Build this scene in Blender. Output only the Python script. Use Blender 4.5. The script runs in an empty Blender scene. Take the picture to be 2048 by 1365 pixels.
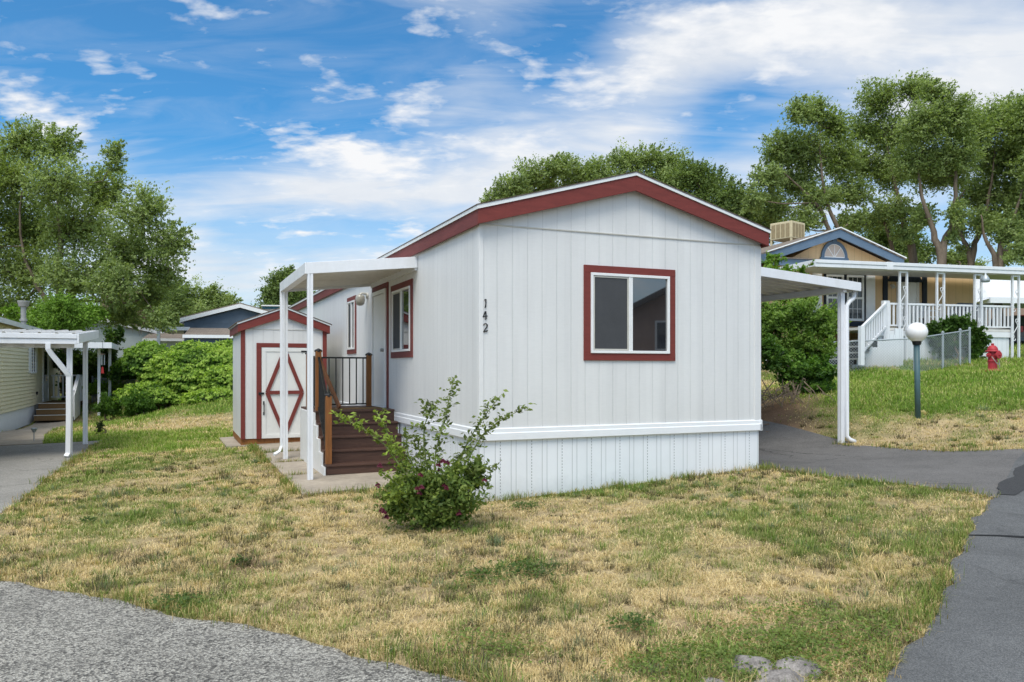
import bpy, bmesh, math, random
import numpy as np
from mathutils import Vector
random.seed(7); RNG = np.random.default_rng(11)
sc = bpy.context.scene
C = sc.collection
R = math.radians
F, CX, HY, CH = 1568.0, 1024.0, 737.0, 1.63      # lens length, centre column, eye-level row, eye height in metres

# ------------------------------------------------------------------ helpers
def lin(r, g, b):
    f = lambda c: (c/255)/12.92 if c/255 <= .04045 else ((c/255+.055)/1.055)**2.4
    return (f(r), f(g), f(b))

def at(u, v, Y):                                   # a measured direction taken out to distance Y
    return ((u-CX)/F*Y, Y, CH-(v-HY)/F*Y)

def tag(o, label=None, cat=None, group=None, kind=None):
    if label: o['label'] = label
    if cat: o['category'] = cat
    if group: o['group'] = group
    if kind: o['kind'] = kind
    return o

def thing(name, label, cat, loc=(0, 0, 0), rz=0, group=None):
    o = bpy.data.objects.new(name, None); C.objects.link(o)
    o.location = loc; o.rotation_euler = (0, 0, R(rz)); o.empty_display_size = .2
    return tag(o, label, cat, group)

class MB:
    def __init__(s, tf=None): s.v = []; s.f = []; s.tf = tf
    def add(s, vs, fs):
        n = len(s.v)
        for p in vs: s.v.append(s.tf(p) if s.tf else tuple(p))
        for f in fs: s.f.append(tuple(i+n for i in f))
        return s
    def box(s, x0, x1, y0, y1, z0, z1):
        return s.add([(x0,y0,z0),(x1,y0,z0),(x1,y1,z0),(x0,y1,z0),(x0,y0,z1),(x1,y0,z1),(x1,y1,z1),(x0,y1,z1)],
                     [(0,3,2,1),(4,5,6,7),(0,1,5,4),(1,2,6,5),(2,3,7,6),(3,0,4,7)])
    def prism(s, poly, a0, a1, axis='y'):
        m = {'y': lambda p, a: (p[0], a, p[1]), 'x': lambda p, a: (a, p[0], p[1]), 'z': lambda p, a: (p[0], p[1], a)}[axis]
        n = len(poly)
        return s.add([m(p, a0) for p in poly]+[m(p, a1) for p in poly],
                     [tuple(range(n)), tuple(range(2*n-1, n-1, -1))]+[(i, i+n, (i+1) % n+n, (i+1) % n) for i in range(n)])
    def tube(s, pts, r, n=8, cap=True):
        pts = [Vector(p) for p in pts]; rs = r if isinstance(r, (list, tuple)) else [r]*len(pts)
        vs = []; up = None
        for i, p in enumerate(pts):
            d = (pts[min(i+1, len(pts)-1)]-pts[max(i-1, 0)]).normalized()
            if up is None:
                up = Vector((0, 0, 1)) if abs(d.z) < .9 else Vector((1, 0, 0))
            a = d.cross(up).normalized(); b = a.cross(d).normalized(); up = b
            for k in range(n):
                t = 2*math.pi*k/n+math.pi/n
                vs.append(p+a*math.cos(t)*rs[i]+b*math.sin(t)*rs[i])
        fs = [(i*n+k, i*n+(k+1) % n, (i+1)*n+(k+1) % n, (i+1)*n+k) for i in range(len(pts)-1) for k in range(n)]
        if cap: fs += [tuple(range(n-1, -1, -1)), tuple(range((len(pts)-1)*n, len(pts)*n))]
        return s.add(vs, fs)
    def bar(s, p, q, w, h):                        # rectangular bar from p to q (w across, h in the up direction)
        p, q = Vector(p), Vector(q); d = (q-p).normalized()
        up = Vector((0, 0, 1)) if abs(d.z) < .95 else Vector((0, 1, 0))
        a = d.cross(up).normalized()*w/2; b = a.cross(d).normalized()*h/2
        return s.add([p-a-b, p+a-b, p+a+b, p-a+b, q-a-b, q+a-b, q+a+b, q-a+b],
                     [(0,1,2,3),(7,6,5,4),(0,4,5,1),(1,5,6,2),(2,6,7,3),(3,7,4,0)])
    def lathe(s, prof, c=(0, 0, 0), n=20):
        vs = [(c[0]+r*math.cos(2*math.pi*k/n), c[1]+r*math.sin(2*math.pi*k/n), c[2]+z) for r, z in prof for k in range(n)]
        fs = [(i*n+k, i*n+(k+1) % n, (i+1)*n+(k+1) % n, (i+1)*n+k) for i in range(len(prof)-1) for k in range(n)]
        fs += [tuple(range(n-1, -1, -1)), tuple(range((len(prof)-1)*n, len(prof)*n))]
        return s.add(vs, fs)
    def quad(s, a, b, c, d): return s.add([a, b, c, d], [(0, 1, 2, 3)])
    def build(s, name, mat, parent=None, label=None, smooth=False, bevel=0, solid=0):
        me = bpy.data.meshes.new(name); me.from_pydata([tuple(p) for p in s.v], [], s.f)
        bm = bmesh.new(); bm.from_mesh(me); bmesh.ops.recalc_face_normals(bm, faces=bm.faces); bm.to_mesh(me); bm.free()
        me.materials.append(mat)
        o = bpy.data.objects.new(name, me); C.objects.link(o)
        if parent: o.parent = parent
        if label: o['label'] = label
        if smooth:
            for p in me.polygons: p.use_smooth = True
        if solid:
            m = o.modifiers.new('s', 'SOLIDIFY'); m.thickness = solid
        if bevel:
            m = o.modifiers.new('b', 'BEVEL'); m.width = bevel; m.segments = 2; m.limit_method = 'ANGLE'; m.angle_limit = R(40)
        return o

def raw_mesh(name, V, faces_flat, nper, mat, parent=None, col=None):
    """fast mesh from numpy: V (n,3), faces_flat indices, nper vertices per face"""
    me = bpy.data.meshes.new(name); nf = len(faces_flat)//nper
    me.vertices.add(len(V)); me.vertices.foreach_set('co', np.ascontiguousarray(V, dtype=np.float32).ravel())
    me.loops.add(len(faces_flat)); me.loops.foreach_set('vertex_index', np.ascontiguousarray(faces_flat, dtype=np.int32))
    me.polygons.add(nf); me.polygons.foreach_set('loop_start', np.arange(0, nf*nper, nper, dtype=np.int32))
    me.polygons.foreach_set('loop_total', np.full(nf, nper, dtype=np.int32))
    if col is not None:
        a = me.color_attributes.new('Col', 'FLOAT_COLOR', 'POINT')
        c4 = np.ones((len(V), 4), dtype=np.float32); c4[:, :3] = col
        a.data.foreach_set('color', c4.ravel())
    me.update(calc_edges=True)
    me.materials.append(mat)
    o = bpy.data.objects.new(name, me); C.objects.link(o)
    if parent: o.parent = parent
    return o

# ---- materials -----------------------------------------------------------
class NT:
    def __init__(s, name):
        s.m = bpy.data.materials.new(name); s.m.use_nodes = True; s.t = s.m.node_tree; s.t.nodes.clear()
        s.out = s.n('ShaderNodeOutputMaterial')
    def n(s, ty, **kw):
        nd = s.t.nodes.new(ty)
        for k, v in kw.items(): setattr(nd, k, v)
        return nd
    def put(s, sock, v):
        if isinstance(v, bpy.types.NodeSocket): s.t.links.new(v, sock)
        elif isinstance(v, tuple) and len(v) == 3 and sock.type == 'RGBA': sock.default_value = (*v, 1)
        else: sock.default_value = v
    def math(s, op, a, b=0.0, c=0.0):
        nd = s.n('ShaderNodeMath', operation=op)
        for i, v in enumerate((a, b, c)): s.put(nd.inputs[i], v)
        return nd.outputs[0]
    def mix(s, fac, a, b, ty='MIX'):
        nd = s.n('ShaderNodeMix', data_type='RGBA', blend_type=ty); s.put(nd.inputs[0], fac); s.put(nd.inputs[6], a); s.put(nd.inputs[7], b)
        return nd.outputs[2]
    def noise(s, vec, scale, detail=4, rough=.55, out=0, dist=0):
        nd = s.n('ShaderNodeTexNoise'); s.put(nd.inputs['Vector'], vec); nd.inputs['Scale'].default_value = scale
        nd.inputs['Detail'].default_value = detail; nd.inputs['Roughness'].default_value = rough; nd.inputs['Distortion'].default_value = dist
        return nd.outputs[out]
    def ramp(s, fac, lo, hi, a=0.0, b=1.0):
        nd = s.n('ShaderNodeMapRange', clamp=True); s.put(nd.inputs[0], fac)
        for i, v in enumerate((lo, hi, a, b)): nd.inputs[i+1].default_value = v
        return nd.outputs[0]
    def coord(s, which='Object'): return s.n('ShaderNodeTexCoord').outputs[which]
    def scaled(s, vec, sx, sy, sz):
        nd = s.n('ShaderNodeVectorMath', operation='MULTIPLY'); s.put(nd.inputs[0], vec); nd.inputs[1].default_value = (sx, sy, sz)
        return nd.outputs[0]
    def sep(s, vec):
        nd = s.n('ShaderNodeSeparateXYZ'); s.put(nd.inputs[0], vec); return nd.outputs
    def bump(s, h, strength, dist=.01):
        nd = s.n('ShaderNodeBump'); s.put(nd.inputs['Height'], h); nd.inputs['Strength'].default_value = strength; nd.inputs['Distance'].default_value = dist
        return nd.outputs[0]
    def principled(s, base, rough=.6, spec=.4, metal=0, normal=None, **kw):
        p = s.n('ShaderNodeBsdfPrincipled'); s.put(p.inputs['Base Color'], base); s.put(p.inputs['Roughness'], rough)
        p.inputs['Specular IOR Level'].default_value = spec; p.inputs['Metallic'].default_value = metal
        if normal is not None: s.put(p.inputs['Normal'], normal)
        for k, v in kw.items(): s.put(p.inputs[k], v)
        return p.outputs[0]
    def done(s, sh): s.t.links.new(sh, s.out.inputs[0]); return s.m

def plain(name, base, rough=.55, spec=.4, var=.12, nscale=3.0, bump=0.0, bscale=60, metal=0, dirt=0.0, stretch=(1, 1, 1)):
    t = NT(name); o = t.scaled(t.coord(), *stretch)
    n1 = t.noise(o, nscale, 5, .6); n2 = t.noise(o, nscale*9, 3, .6)
    k = t.math('ADD', t.ramp(n1, .3, .7, 1-var, 1+var*.5), t.ramp(n2, .3, .7, -var*.4, var*.4))
    c = t.n('ShaderNodeCombineColor'); [t.put(c.inputs[i], k) for i in range(3)]
    col = t.mix(1.0, base, c.outputs[0], 'MULTIPLY')
    if dirt:
        col = t.mix(t.math('MULTIPLY', t.ramp(t.noise(t.scaled(t.coord(), 2.2, 2.2, .5), 1.3, 6, .65), .48, .78), dirt), col, (base[0]*.62, base[1]*.58, base[2]*.5))
    nr = t.bump(t.noise(o, bscale, 3, .6), bump, .01) if bump else None
    return t.done(t.principled(col, rough, spec, metal, nr))

def siding(name, base, pitch=.2032, gd=.68, axis=None, grain=.5):
    t = NT(name); o = t.coord(); x, y, z = t.sep(o); nx = t.math('ABSOLUTE', t.sep(t.coord('Normal'))[0])
    s = t.math('ADD', t.math('MULTIPLY', t.math('GREATER_THAN', nx, .5), t.math('SUBTRACT', y, x)), x)
    d = t.math('ABSOLUTE', t.math('SUBTRACT', t.math('FRACT', t.math('ADD', t.math('DIVIDE', s, pitch), 50.35)), .5))
    g = t.ramp(d, .022, .035, 1, 0)
    pl = t.math('FLOOR', t.math('ADD', t.math('DIVIDE', s, pitch), 50.35))
    wn = t.n('ShaderNodeTexWhiteNoise', noise_dimensions='1D'); t.put(wn.inputs[1], pl)
    gr = t.noise(t.scaled(o, 9, 9, 46), 1.0, 5, .65, dist=.6)
    big = t.noise(t.scaled(o, 1, 1, .45), 1.4, 5, .6)
    k = t.math('ADD', t.ramp(big, .3, .75, .93, 1.02), t.ramp(wn.outputs[0], 0, 1, -.018, .018))
    k = t.math('MULTIPLY', k, t.ramp(gr, .25, .75, .97, 1.02))
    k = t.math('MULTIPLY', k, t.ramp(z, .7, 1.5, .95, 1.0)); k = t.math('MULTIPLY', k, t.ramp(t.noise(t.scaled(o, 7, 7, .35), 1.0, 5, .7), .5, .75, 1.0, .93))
    gfade = t.ramp(t.noise(t.scaled(o, 3, 3, 1.2), 2.0, 3), .3, .6, .35, 1)
    k = t.math('MULTIPLY', k, t.math('SUBTRACT', 1.0, t.math('MULTIPLY', t.math('MULTIPLY', g, 1-gd), gfade)))
    c = t.n('ShaderNodeCombineColor'); [t.put(c.inputs[i], k) for i in range(3)]
    h = t.math('SUBTRACT', t.math('MULTIPLY', gr, .35), g)
    return t.done(t.principled(t.mix(1.0, base, c.outputs[0], 'MULTIPLY'), .5, .35, 0, t.bump(h, grain, .006)))

def skirting(name):
    t = NT(name); o = t.coord(); x, y, z = t.sep(o); nx = t.math('ABSOLUTE', t.sep(t.coord('Normal'))[0])
    s = t.math('ADD', t.math('MULTIPLY', t.math('GREATER_THAN', nx, .5), t.math('SUBTRACT', y, x)), x)
    def line(per, off, w):
        f = t.math('MULTIPLY', t.math('ABSOLUTE', t.math('SUBTRACT', t.math('FRACT', t.math('ADD', t.math('DIVIDE', s, per), 40.5-off/per)), .5)), per)
        return t.ramp(f, w*.6, w, 1, 0)
    a = line(.212, 0, .0055); b = line(.424, .066, .005); c = line(.424, .278, .006)
    dash = t.ramp(t.math('FRACT', t.math('MULTIPLY', z, 26)), .40, .5, 0, 1)
    g = t.math('MAXIMUM', t.math('MAXIMUM', t.math('MULTIPLY', a, .55), t.math('MULTIPLY', b, .55)), t.math('MULTIPLY', c, t.math('MULTIPLY', dash, 1.0)))
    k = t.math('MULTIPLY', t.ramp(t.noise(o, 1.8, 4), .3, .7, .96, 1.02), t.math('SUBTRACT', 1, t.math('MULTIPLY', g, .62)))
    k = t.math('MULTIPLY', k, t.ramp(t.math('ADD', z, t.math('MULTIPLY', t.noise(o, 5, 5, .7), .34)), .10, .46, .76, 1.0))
    cc = t.n('ShaderNodeCombineColor'); [t.put(cc.inputs[i], k) for i in range(3)]
    return t.done(t.principled(t.mix(1.0, (.80, .82, .84), cc.outputs[0], 'MULTIPLY'), .38, .4, 0, t.bump(t.math('MULTIPLY', g, -1.0), .6, .006)))

def shingle(name, c1, c2, rows='x'):
    t = NT(name); x, y, z = t.sep(t.coord())
    v = t.n('ShaderNodeCombineXYZ'); t.put(v.inputs[0], y if rows == 'x' else x); t.put(v.inputs[1], x if rows == 'x' else y)
    b = t.n('ShaderNodeTexBrick'); t.put(b.inputs['Vector'], v.outputs[0]); b.inputs['Scale'].default_value = 1
    t.put(b.inputs['Color1'], c1); t.put(b.inputs['Color2'], c2); t.put(b.inputs['Mortar'], tuple(k*.45 for k in c1))
    b.inputs['Brick Width'].default_value = .3; b.inputs['Row Height'].default_value = .14; b.inputs['Mortar Size'].default_value = .008
    n = t.noise(t.coord(), 1.5, 6, .7); c = t.mix(t.ramp(n, .35, .7), b.outputs[0], tuple(k*.7 for k in c2))
    return t.done(t.principled(c, .9, .15, 0, t.bump(t.noise(t.coord(), 90, 2), .4, .01)))

def wood(name, base, axis='z'):
    t = NT(name); sc_ = {'z': (14, 14, 1.2), 'x': (1.2, 14, 14), 'y': (14, 1.2, 14)}[axis]
    n = t.noise(t.scaled(t.coord(), *sc_), 3.0, 5, .6, dist=.8)
    return t.done(t.principled(t.mix(t.ramp(n, .3, .7), tuple(k*.68 for k in base), tuple(k*1.15 for k in base)), .55, .3, 0, t.bump(n, .25, .004)))

def glass(name, tint=(.010, .011, .013), ior=2.6):
    t = NT(name)
    return t.done(t.principled(t.mix(t.ramp(t.noise(t.coord(), 1.3, 3), .35, .65), tint, tuple(k*1.7 for k in tint)), .02, .5, 0, None, IOR=ior))

def leafmat(name, trans=.42, rough=.55, spec=.25):
    t = NT(name); a = t.n('ShaderNodeAttribute', attribute_name='Col').outputs['Color']
    d = t.principled(a, rough, spec)
    tr = t.n('ShaderNodeBsdfTranslucent'); t.put(tr.inputs[0], t.mix(1.0, a, (1.25, 1.35, .55), 'MULTIPLY'))
    m = t.n('ShaderNodeMixShader'); m.inputs[0].default_value = trans
    t.t.links.new(d, m.inputs[1]); t.t.links.new(tr.outputs[0], m.inputs[2])
    return t.done(m.outputs[0])

WHITE = (.78, .79, .80)
M = dict(
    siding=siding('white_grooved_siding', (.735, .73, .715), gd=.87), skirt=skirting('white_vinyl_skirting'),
    band=plain('white_band', (.80, .81, .82), .4, .4, .04, 2), white=plain('white_aluminium', (.79, .80, .82), .35, .5, .05, 2.5, dirt=.25),
    pan=plain('cover_pan', (.70, .68, .64), .5, .4, .08, 2.0, dirt=.4), vinyl=plain('white_vinyl', (.80, .80, .79), .35, .5, .05, 4),
    red=plain('red_brown_trim', lin(121, 56, 50), .6, .3, .16, 4, .25, 40, stretch=(1, 1, 6)),
    red_faded=plain('faded_red_trim', lin(118, 62, 58), .65, .3, .22, 3, .35, 36, stretch=(1, .6, 7)),
    roof=shingle('brown_shingle', (.14, .11, .09), (.19, .155, .13)), roof_grey=shingle('grey_brown_shingle', (.20, .165, .135), (.27, .225, .185)),
    roof_grey_y=shingle('grey_brown_shingle_b', (.20, .165, .135), (.27, .225, .185), 'y'),
    metal_edge=plain('drip_edge', (.78, .79, .78), .35, .5, .06, 4), glass=glass('window_glass'), glass_soft=glass('far_glass', (.03, .035, .04), 1.6),
    screen=plain('insect_screen', (.062, .064, .068), .75, .3, .10, 5), door=plain('door_white', (.76, .76, .73), .45, .4, .05, 2),
    brown=wood('brown_deck_board', (.088, .046, .033), 'x'), post=wood('stained_post', (.27, .105, .030)), rail_wood=wood('stained_rail', (.26, .115, .055)),
    black=plain('black_iron', (.012, .012, .013), .4, .5, .2, 6), concrete=plain('concrete', (.37, .315, .25), .85, .2, .25, 1.6, .3, 90),
    lapc=plain('cream_lap_siding', (.70, .63, .43), .5, .35, .06, 2.5), navy=plain('navy_siding', lin(84, 98, 114), .7, .25, .12, 2, .2, 50),
    pale=plain('pale_blue_siding', (.47, .53, .55), .7, .25, .07, 1.5), tan=siding('tan_panel_siding', (.66, .455, .245), .30, .72, grain=.2),
    blue=plain('slate_blue_trim', lin(92, 112, 132), .6, .3, .10, 3), darkblue=plain('dark_blue_trim', lin(36, 44, 56), .6, .3, .15, 3),
    teal=plain('teal_trim', lin(60, 110, 125), .6, .3, .1, 3), beige=plain('cooler_beige', (.62, .53, .34), .6, .3, .1, 5),
    louvre=plain('cooler_louvre', (.33, .26, .15), .7, .2, .2, 8), hyd=plain('faded_red_iron', lin(176, 52, 60), .5, .4, .22, 9, .2, 50),
    chain=plain('steel_chain', (.45, .45, .43), .45, .5, .2, 8, metal=.5), galv=plain('galvanised', (.40, .44, .46), .45, .5, .14, 5, metal=.4),
    lamp_post=plain('grey_green_post', lin(72, 100, 104), .5, .4, .14, 6), globe=plain('frosted_globe', (.86, .85, .83), .25, .5, .03, 4),
    green_post=plain('dark_green', lin(52, 80, 62), .55, .4, .15, 6), plastic=plain('white_plastic', (.74, .74, .72), .4, .4, .06, 5),
    tyre=plain('tyre', (.02, .02, .02), .8, .2, .2, 9), carpaint=plain('charcoal_car_paint', (.045, .05, .06), .25, .6, .1, 3),
    tail=plain('red_lamp', (.45, .02, .02), .3, .5, .1, 5), grey=plain('grey_fabric', (.16, .17, .19), .8, .2, .2, 4),
    bark=plain('elm_bark', (.18, .14, .105), .95, .1, .40, 1.6, .9, 9, stretch=(3, 3, .7)), twig=plain('dry_twig', (.25, .19, .14), .9, .1, .3, 4),
    cane=plain('green_cane', (.20, .24, .08), .7, .25, .25, 9), petal=plain('maroon_petal', (.095, .009, .024), .6, .3, .35, 30),
    rock=plain('lichen_rock', (.27, .245, .225), .95, .1, .6, 11, 1.0, 26), carpet=plain('mat_fibre', (.19, .12, .06), .95, .1, .3, 30),
    chime=plain('chime_red', (.35, .03, .03), .5, .4, .1, 5), stucco=plain('stucco_tan', (.42, .29, .23), .9, .2, .1, 2),
    vent=plain('vent_metal', (.36, .36, .34), .5, .4, .2, 5, metal=.3), brass=plain('fixture_white', (.55, .53, .47), .35, .5, .08, 8),
    fence_net=plain('green_mesh', (.19, .25, .25), .8, .2, .15, 3),
    corner=plain('white_corner_paint', (.745, .74, .725), .5, .35, .05, 2),
    jar=plain('dull_glass_jar', (.36,.345,.30), .25, .6, .2, 9),
    leaf=leafmat('leaves'), grassm=leafmat('grass_blades', .22, .7, .1))

# ------------------------------------------------------------------ terrain
ang = R(23.2); CA, SA = math.cos(ang), math.sin(ang)
HO = (-.394, 9.49)
def H(a, b): return (HO[0]+CA*a-SA*b, HO[1]+SA*a+CA*b)
LO = (-18.2, 30.0)
def Lf(a, b): return (LO[0]+CA*a-SA*b, LO[1]+SA*a+CA*b)
NA = 14.7; nC, nS = math.cos(R(NA)), math.sin(R(NA)); NO = (9.0, 26.0)
def Nf(a, b): return (NO[0]+nC*a-nS*b, NO[1]+nS*a+nC*b)

ctrl = [(0,0,0),(0,4,0),(-4,4,-.03),(-10,3,-.15),(-20,2,-.3),(2,4,.04),(4,3,.06),(8,2,.12),(14,3,.35),(20,8,1.0),(12,9,.70),(8.5,9,.46),
 (HO[0],HO[1],0),(3.53,11.17,.184),(1.5,10.3,.09),(-7.1,25.1,.12),(-3.2,26.8,.7),(-5.63,16.3,0),(-2.8,11.7,0),(-4.9,15.2,0),(-9.1,16.1,-.2),(-10.2,19,-.2),(-15.4,23.6,-.3),
 (-18.2,30,-.3),(-19.5,34,-.2),(-12,14,-.3),(-20,16,-.35),(-15.5,31,-.2),(-13.8,30.5,.0),(-9.9,26,.1),(-11,27.5,.35),(-13.5,34,2.2),(-8,33,2.3),(-10,45,2.7),(-22,46,2.2),(-18,40,1.6),(-3,36,1.6),
 (5.2,8.5,.25),(3.1,11.05,.2),(5.93,14.1,.25),(4.5,17,.42),(2.8,20,.55),(7.5,11.5,.40),(8.5,13,.53),(7.9,15.3,.62),(6.7,15.5,.70),(6.1,17,1.0),(10.45,16,.99),
 (12.26,20,1.57),(11.8,22.6,1.36),(9.0,22.6,1.3),(16.3,28,1.86),(16,25,1.9),(9,26,1.85),(16,28.5,1.95),(10.6,24.0,1.84),(12.1,24.4,1.86),(10.2,22.3,1.62),(13.5,24.6,1.86),(12,32,1.8),(25,28,2.4),(24,40,2.8),(10,45,2.7),(4,30,1.5),
 (0,60,3.0),(60,60,3.5),(-60,60,2.0),(-60,10,-1),(60,10,2.0),(0,-30,0),(-40,-25,-.6),(45,-25,1.0),(0,90,3.2)]
ctrl = np.array(ctrl, float)
def _phi(d): return np.where(d > 1e-9, d*d*np.log(d+1e-12), 0)
_n = len(ctrl)
_K = _phi(np.linalg.norm(ctrl[:, None, :2]-ctrl[None, :, :2], axis=2))+np.eye(_n)*1.2
_P = np.c_[np.ones(_n), ctrl[:, :2]]
_A = np.block([[_K, _P], [_P.T, np.zeros((3, 3))]])
_w = np.linalg.solve(_A, np.r_[ctrl[:, 2], 0, 0, 0])
def terr(x, y):
    x = np.clip(np.asarray(x, float), -62, 62); y = np.clip(np.asarray(y, float), -32, 92); sh = x.shape
    x = x.ravel(); y = y.ravel(); out = np.empty_like(x)
    for i in range(0, len(x), 40000):
        X, Y = x[i:i+40000], y[i:i+40000]
        d = np.sqrt((X[:, None]-ctrl[:, 0])**2+(Y[:, None]-ctrl[:, 1])**2)
        out[i:i+40000] = _phi(d)@_w[:_n]+_w[_n]+_w[_n+1]*X+_w[_n+2]*Y
    return out.reshape(sh)
def tz(x, y): return float(terr(np.array([x]), np.array([y]))[0])
def on_ground(u, v):                                # where a measured sight line meets the ground
    Y = np.linspace(2, 60, 5800); g = terr((u-CX)/F*Y, Y); z = CH-(v-HY)/F*Y
    k = int(np.argmax(z < g)); return ((u-CX)/F*Y[k], Y[k])
def G(pts): return [on_ground(u, v) for u, v in pts]

def hash2(ix, iy, seed):
    h = (ix.astype(np.int64)*374761393+iy.astype(np.int64)*668265263+seed*974711) & 0x7fffffff
    h = ((h ^ (h >> 13))*1274126177) & 0x7fffffff
    return ((h ^ (h >> 16)) & 0xffff)/65535.0
def vnoise(x, y, seed=0):
    ix, iy = np.floor(x), np.floor(y); fx, fy = x-ix, y-iy
    fx = fx*fx*(3-2*fx); fy = fy*fy*(3-2*fy)
    a = hash2(ix, iy, seed); b = hash2(ix+1, iy, seed); c = hash2(ix, iy+1, seed); d = hash2(ix+1, iy+1, seed)
    return (a*(1-fx)+b*fx)*(1-fy)+(c*(1-fx)+d*fx)*fy
def fbm(x, y, seed=0, o=4):
    s = 0; a = .5; t = 0
    for i in range(o):
        s = s+a*vnoise(x*2**i, y*2**i, seed+i*17); t += a; a *= .55
    return s/t
def inside(poly, x, y):
    r = np.zeros(x.shape, bool); n = len(poly); j = n-1
    for i in range(n):
        xi, yi = poly[i]; xj, yj = poly[j]
        c = ((yi > y) != (yj > y)) & (x < (xj-xi)*(y-yi)/((yj-yi)+1e-12)+xi); r ^= c; j = i
    return r

def roughen(pts, amp, step=.12, seed=1):
    out = []
    for (x0, y0), (x1, y1) in zip(pts[:-1], pts[1:]):
        L = math.hypot(x1-x0, y1-y0); n = max(1, int(L/step))
        for i in range(n):
            t = i/n; x, y = x0+(x1-x0)*t, y0+(y1-y0)*t
            k = (float(fbm(np.array([x*2.3]), np.array([y*2.3]), seed)[0])-.5)*2*amp+(float(vnoise(np.array([x*11.]), np.array([y*11.]), seed+5)[0])-.5)*amp*.6
            out.append((x-(y1-y0)/L*k, y+(x1-x0)/L*k))
    out.append(pts[-1]); return out

def sheet(name, poly, mat, lift, cell=.6, thick=0):
    bm = bmesh.new(); vs = [bm.verts.new((x, y, 0)) for x, y in poly]; bm.faces.new(vs)
    xs = [p[0] for p in poly]; ys = [p[1] for p in poly]
    def cuts(lo, hi): return [v for v in np.arange(math.ceil(lo/cell)*cell, hi, cell) if abs(v) < 24] + [v for v in range(-80, 81, 8) if abs(v) >= 24 and lo < v < hi]
    for X in cuts(min(xs), max(xs)):
        bmesh.ops.bisect_plane(bm, geom=bm.verts[:]+bm.edges[:]+bm.faces[:], plane_co=(X, 0, 0), plane_no=(1, 0, 0))
    for Y in cuts(min(ys), max(ys)):
        bmesh.ops.bisect_plane(bm, geom=bm.verts[:]+bm.edges[:]+bm.faces[:], plane_co=(0, Y, 0), plane_no=(0, 1, 0))
    co = np.array([v.co[:2] for v in bm.verts]); zz = terr(co[:, 0], co[:, 1])
    for v, z in zip(bm.verts, zz): v.co.z = z+lift
    bmesh.ops.recalc_face_normals(bm, faces=bm.faces)
    if sum(f.normal.z for f in bm.faces) < 0: bmesh.ops.reverse_faces(bm, faces=bm.faces)
    if thick:
        r = bmesh.ops.extrude_face_region(bm, geom=bm.faces[:])
        for e in r['geom']:
            if isinstance(e, bmesh.types.BMVert): e.co.z -= thick
        bmesh.ops.recalc_face_normals(bm, faces=bm.faces)
    me = bpy.data.meshes.new(name); bm.to_mesh(me); bm.free(); me.materials.append(mat)
    o = bpy.data.objects.new(name, me); C.objects.link(o); return o

# ---- polygons on the ground
gravel_edge = roughen(G([(-60,1160),(0,1166),(120,1182),(230,1202),(330,1232),(460,1247),(580,1272),(700,1312),(830,1342),(930,1366)])+[(.35,3.3)], .06, seed=3)
p_gravel = gravel_edge+[(.35,-30),(-60,-30),(-60,-2),(-24,-2),(-14,2.5)]
st_edge = roughen([(1.55,3.3)]+G([(1780,1364),(1830,1290),(1885,1205),(1905,1150),(1922,1105),(1962,1040),(1990,998)]), .10, seed=5)
p_street = [(.35,-29.9),(.9,2.6)]+st_edge+G([(2012,962),(2030,925),(2048,907),(2090,893)])+[(12.5,14.5),(20,18.5),(40,24),(44,12),(20,2),(12,-29.9)]
dr_near = G([(1990,998),(1900,981),(1800,969),(1700,960),(1600,947),(1525,936)])
dr_far = G([(1670,889),(1740,893),(1800,898),(1900,904),(1975,902),(2048,899)])
p_drive = roughen(dr_near, .05, seed=8)+[H(4.30,.3),H(4.30,12),H(7.75,12),H(7.75,1.6)]+roughen(dr_far, .05, seed=9)+G([(2048,907),(2030,925),(2012,962)])
ld = G([(-140,1100),(0,1028),(40,1004),(95,957),(140,926),(186,893)])
p_ldrive = roughen(ld, .05, seed=12)+[Lf(3.2,-12.4),Lf(2.0,-12.5),Lf(.15,-12.4),Lf(.15,-30),(-14,2.45)]
p_lwalk = [Lf(.12,-12.4),Lf(1.9,-12.5),Lf(1.5,-9),Lf(1.35,-5),Lf(1.35,.5),Lf(.12,.5)]
p_slab = [H(-1.88,1.45),H(-.9,1.5),H(-.02,1.62),H(-.02,8.2),H(-1.88,8.2)]
p_shedslab = [H(-2.42,8.22),H(-.02,8.22),H(-.02,11.4),H(-2.42,11.4)]
p_home = [H(-.05,-.05),H(4.32,-.05),H(4.32,17),H(-.05,17)]
p_lhome = [Lf(-5,-26),Lf(.1,-26),Lf(.1,6.4),Lf(-5,6.4)]

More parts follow.
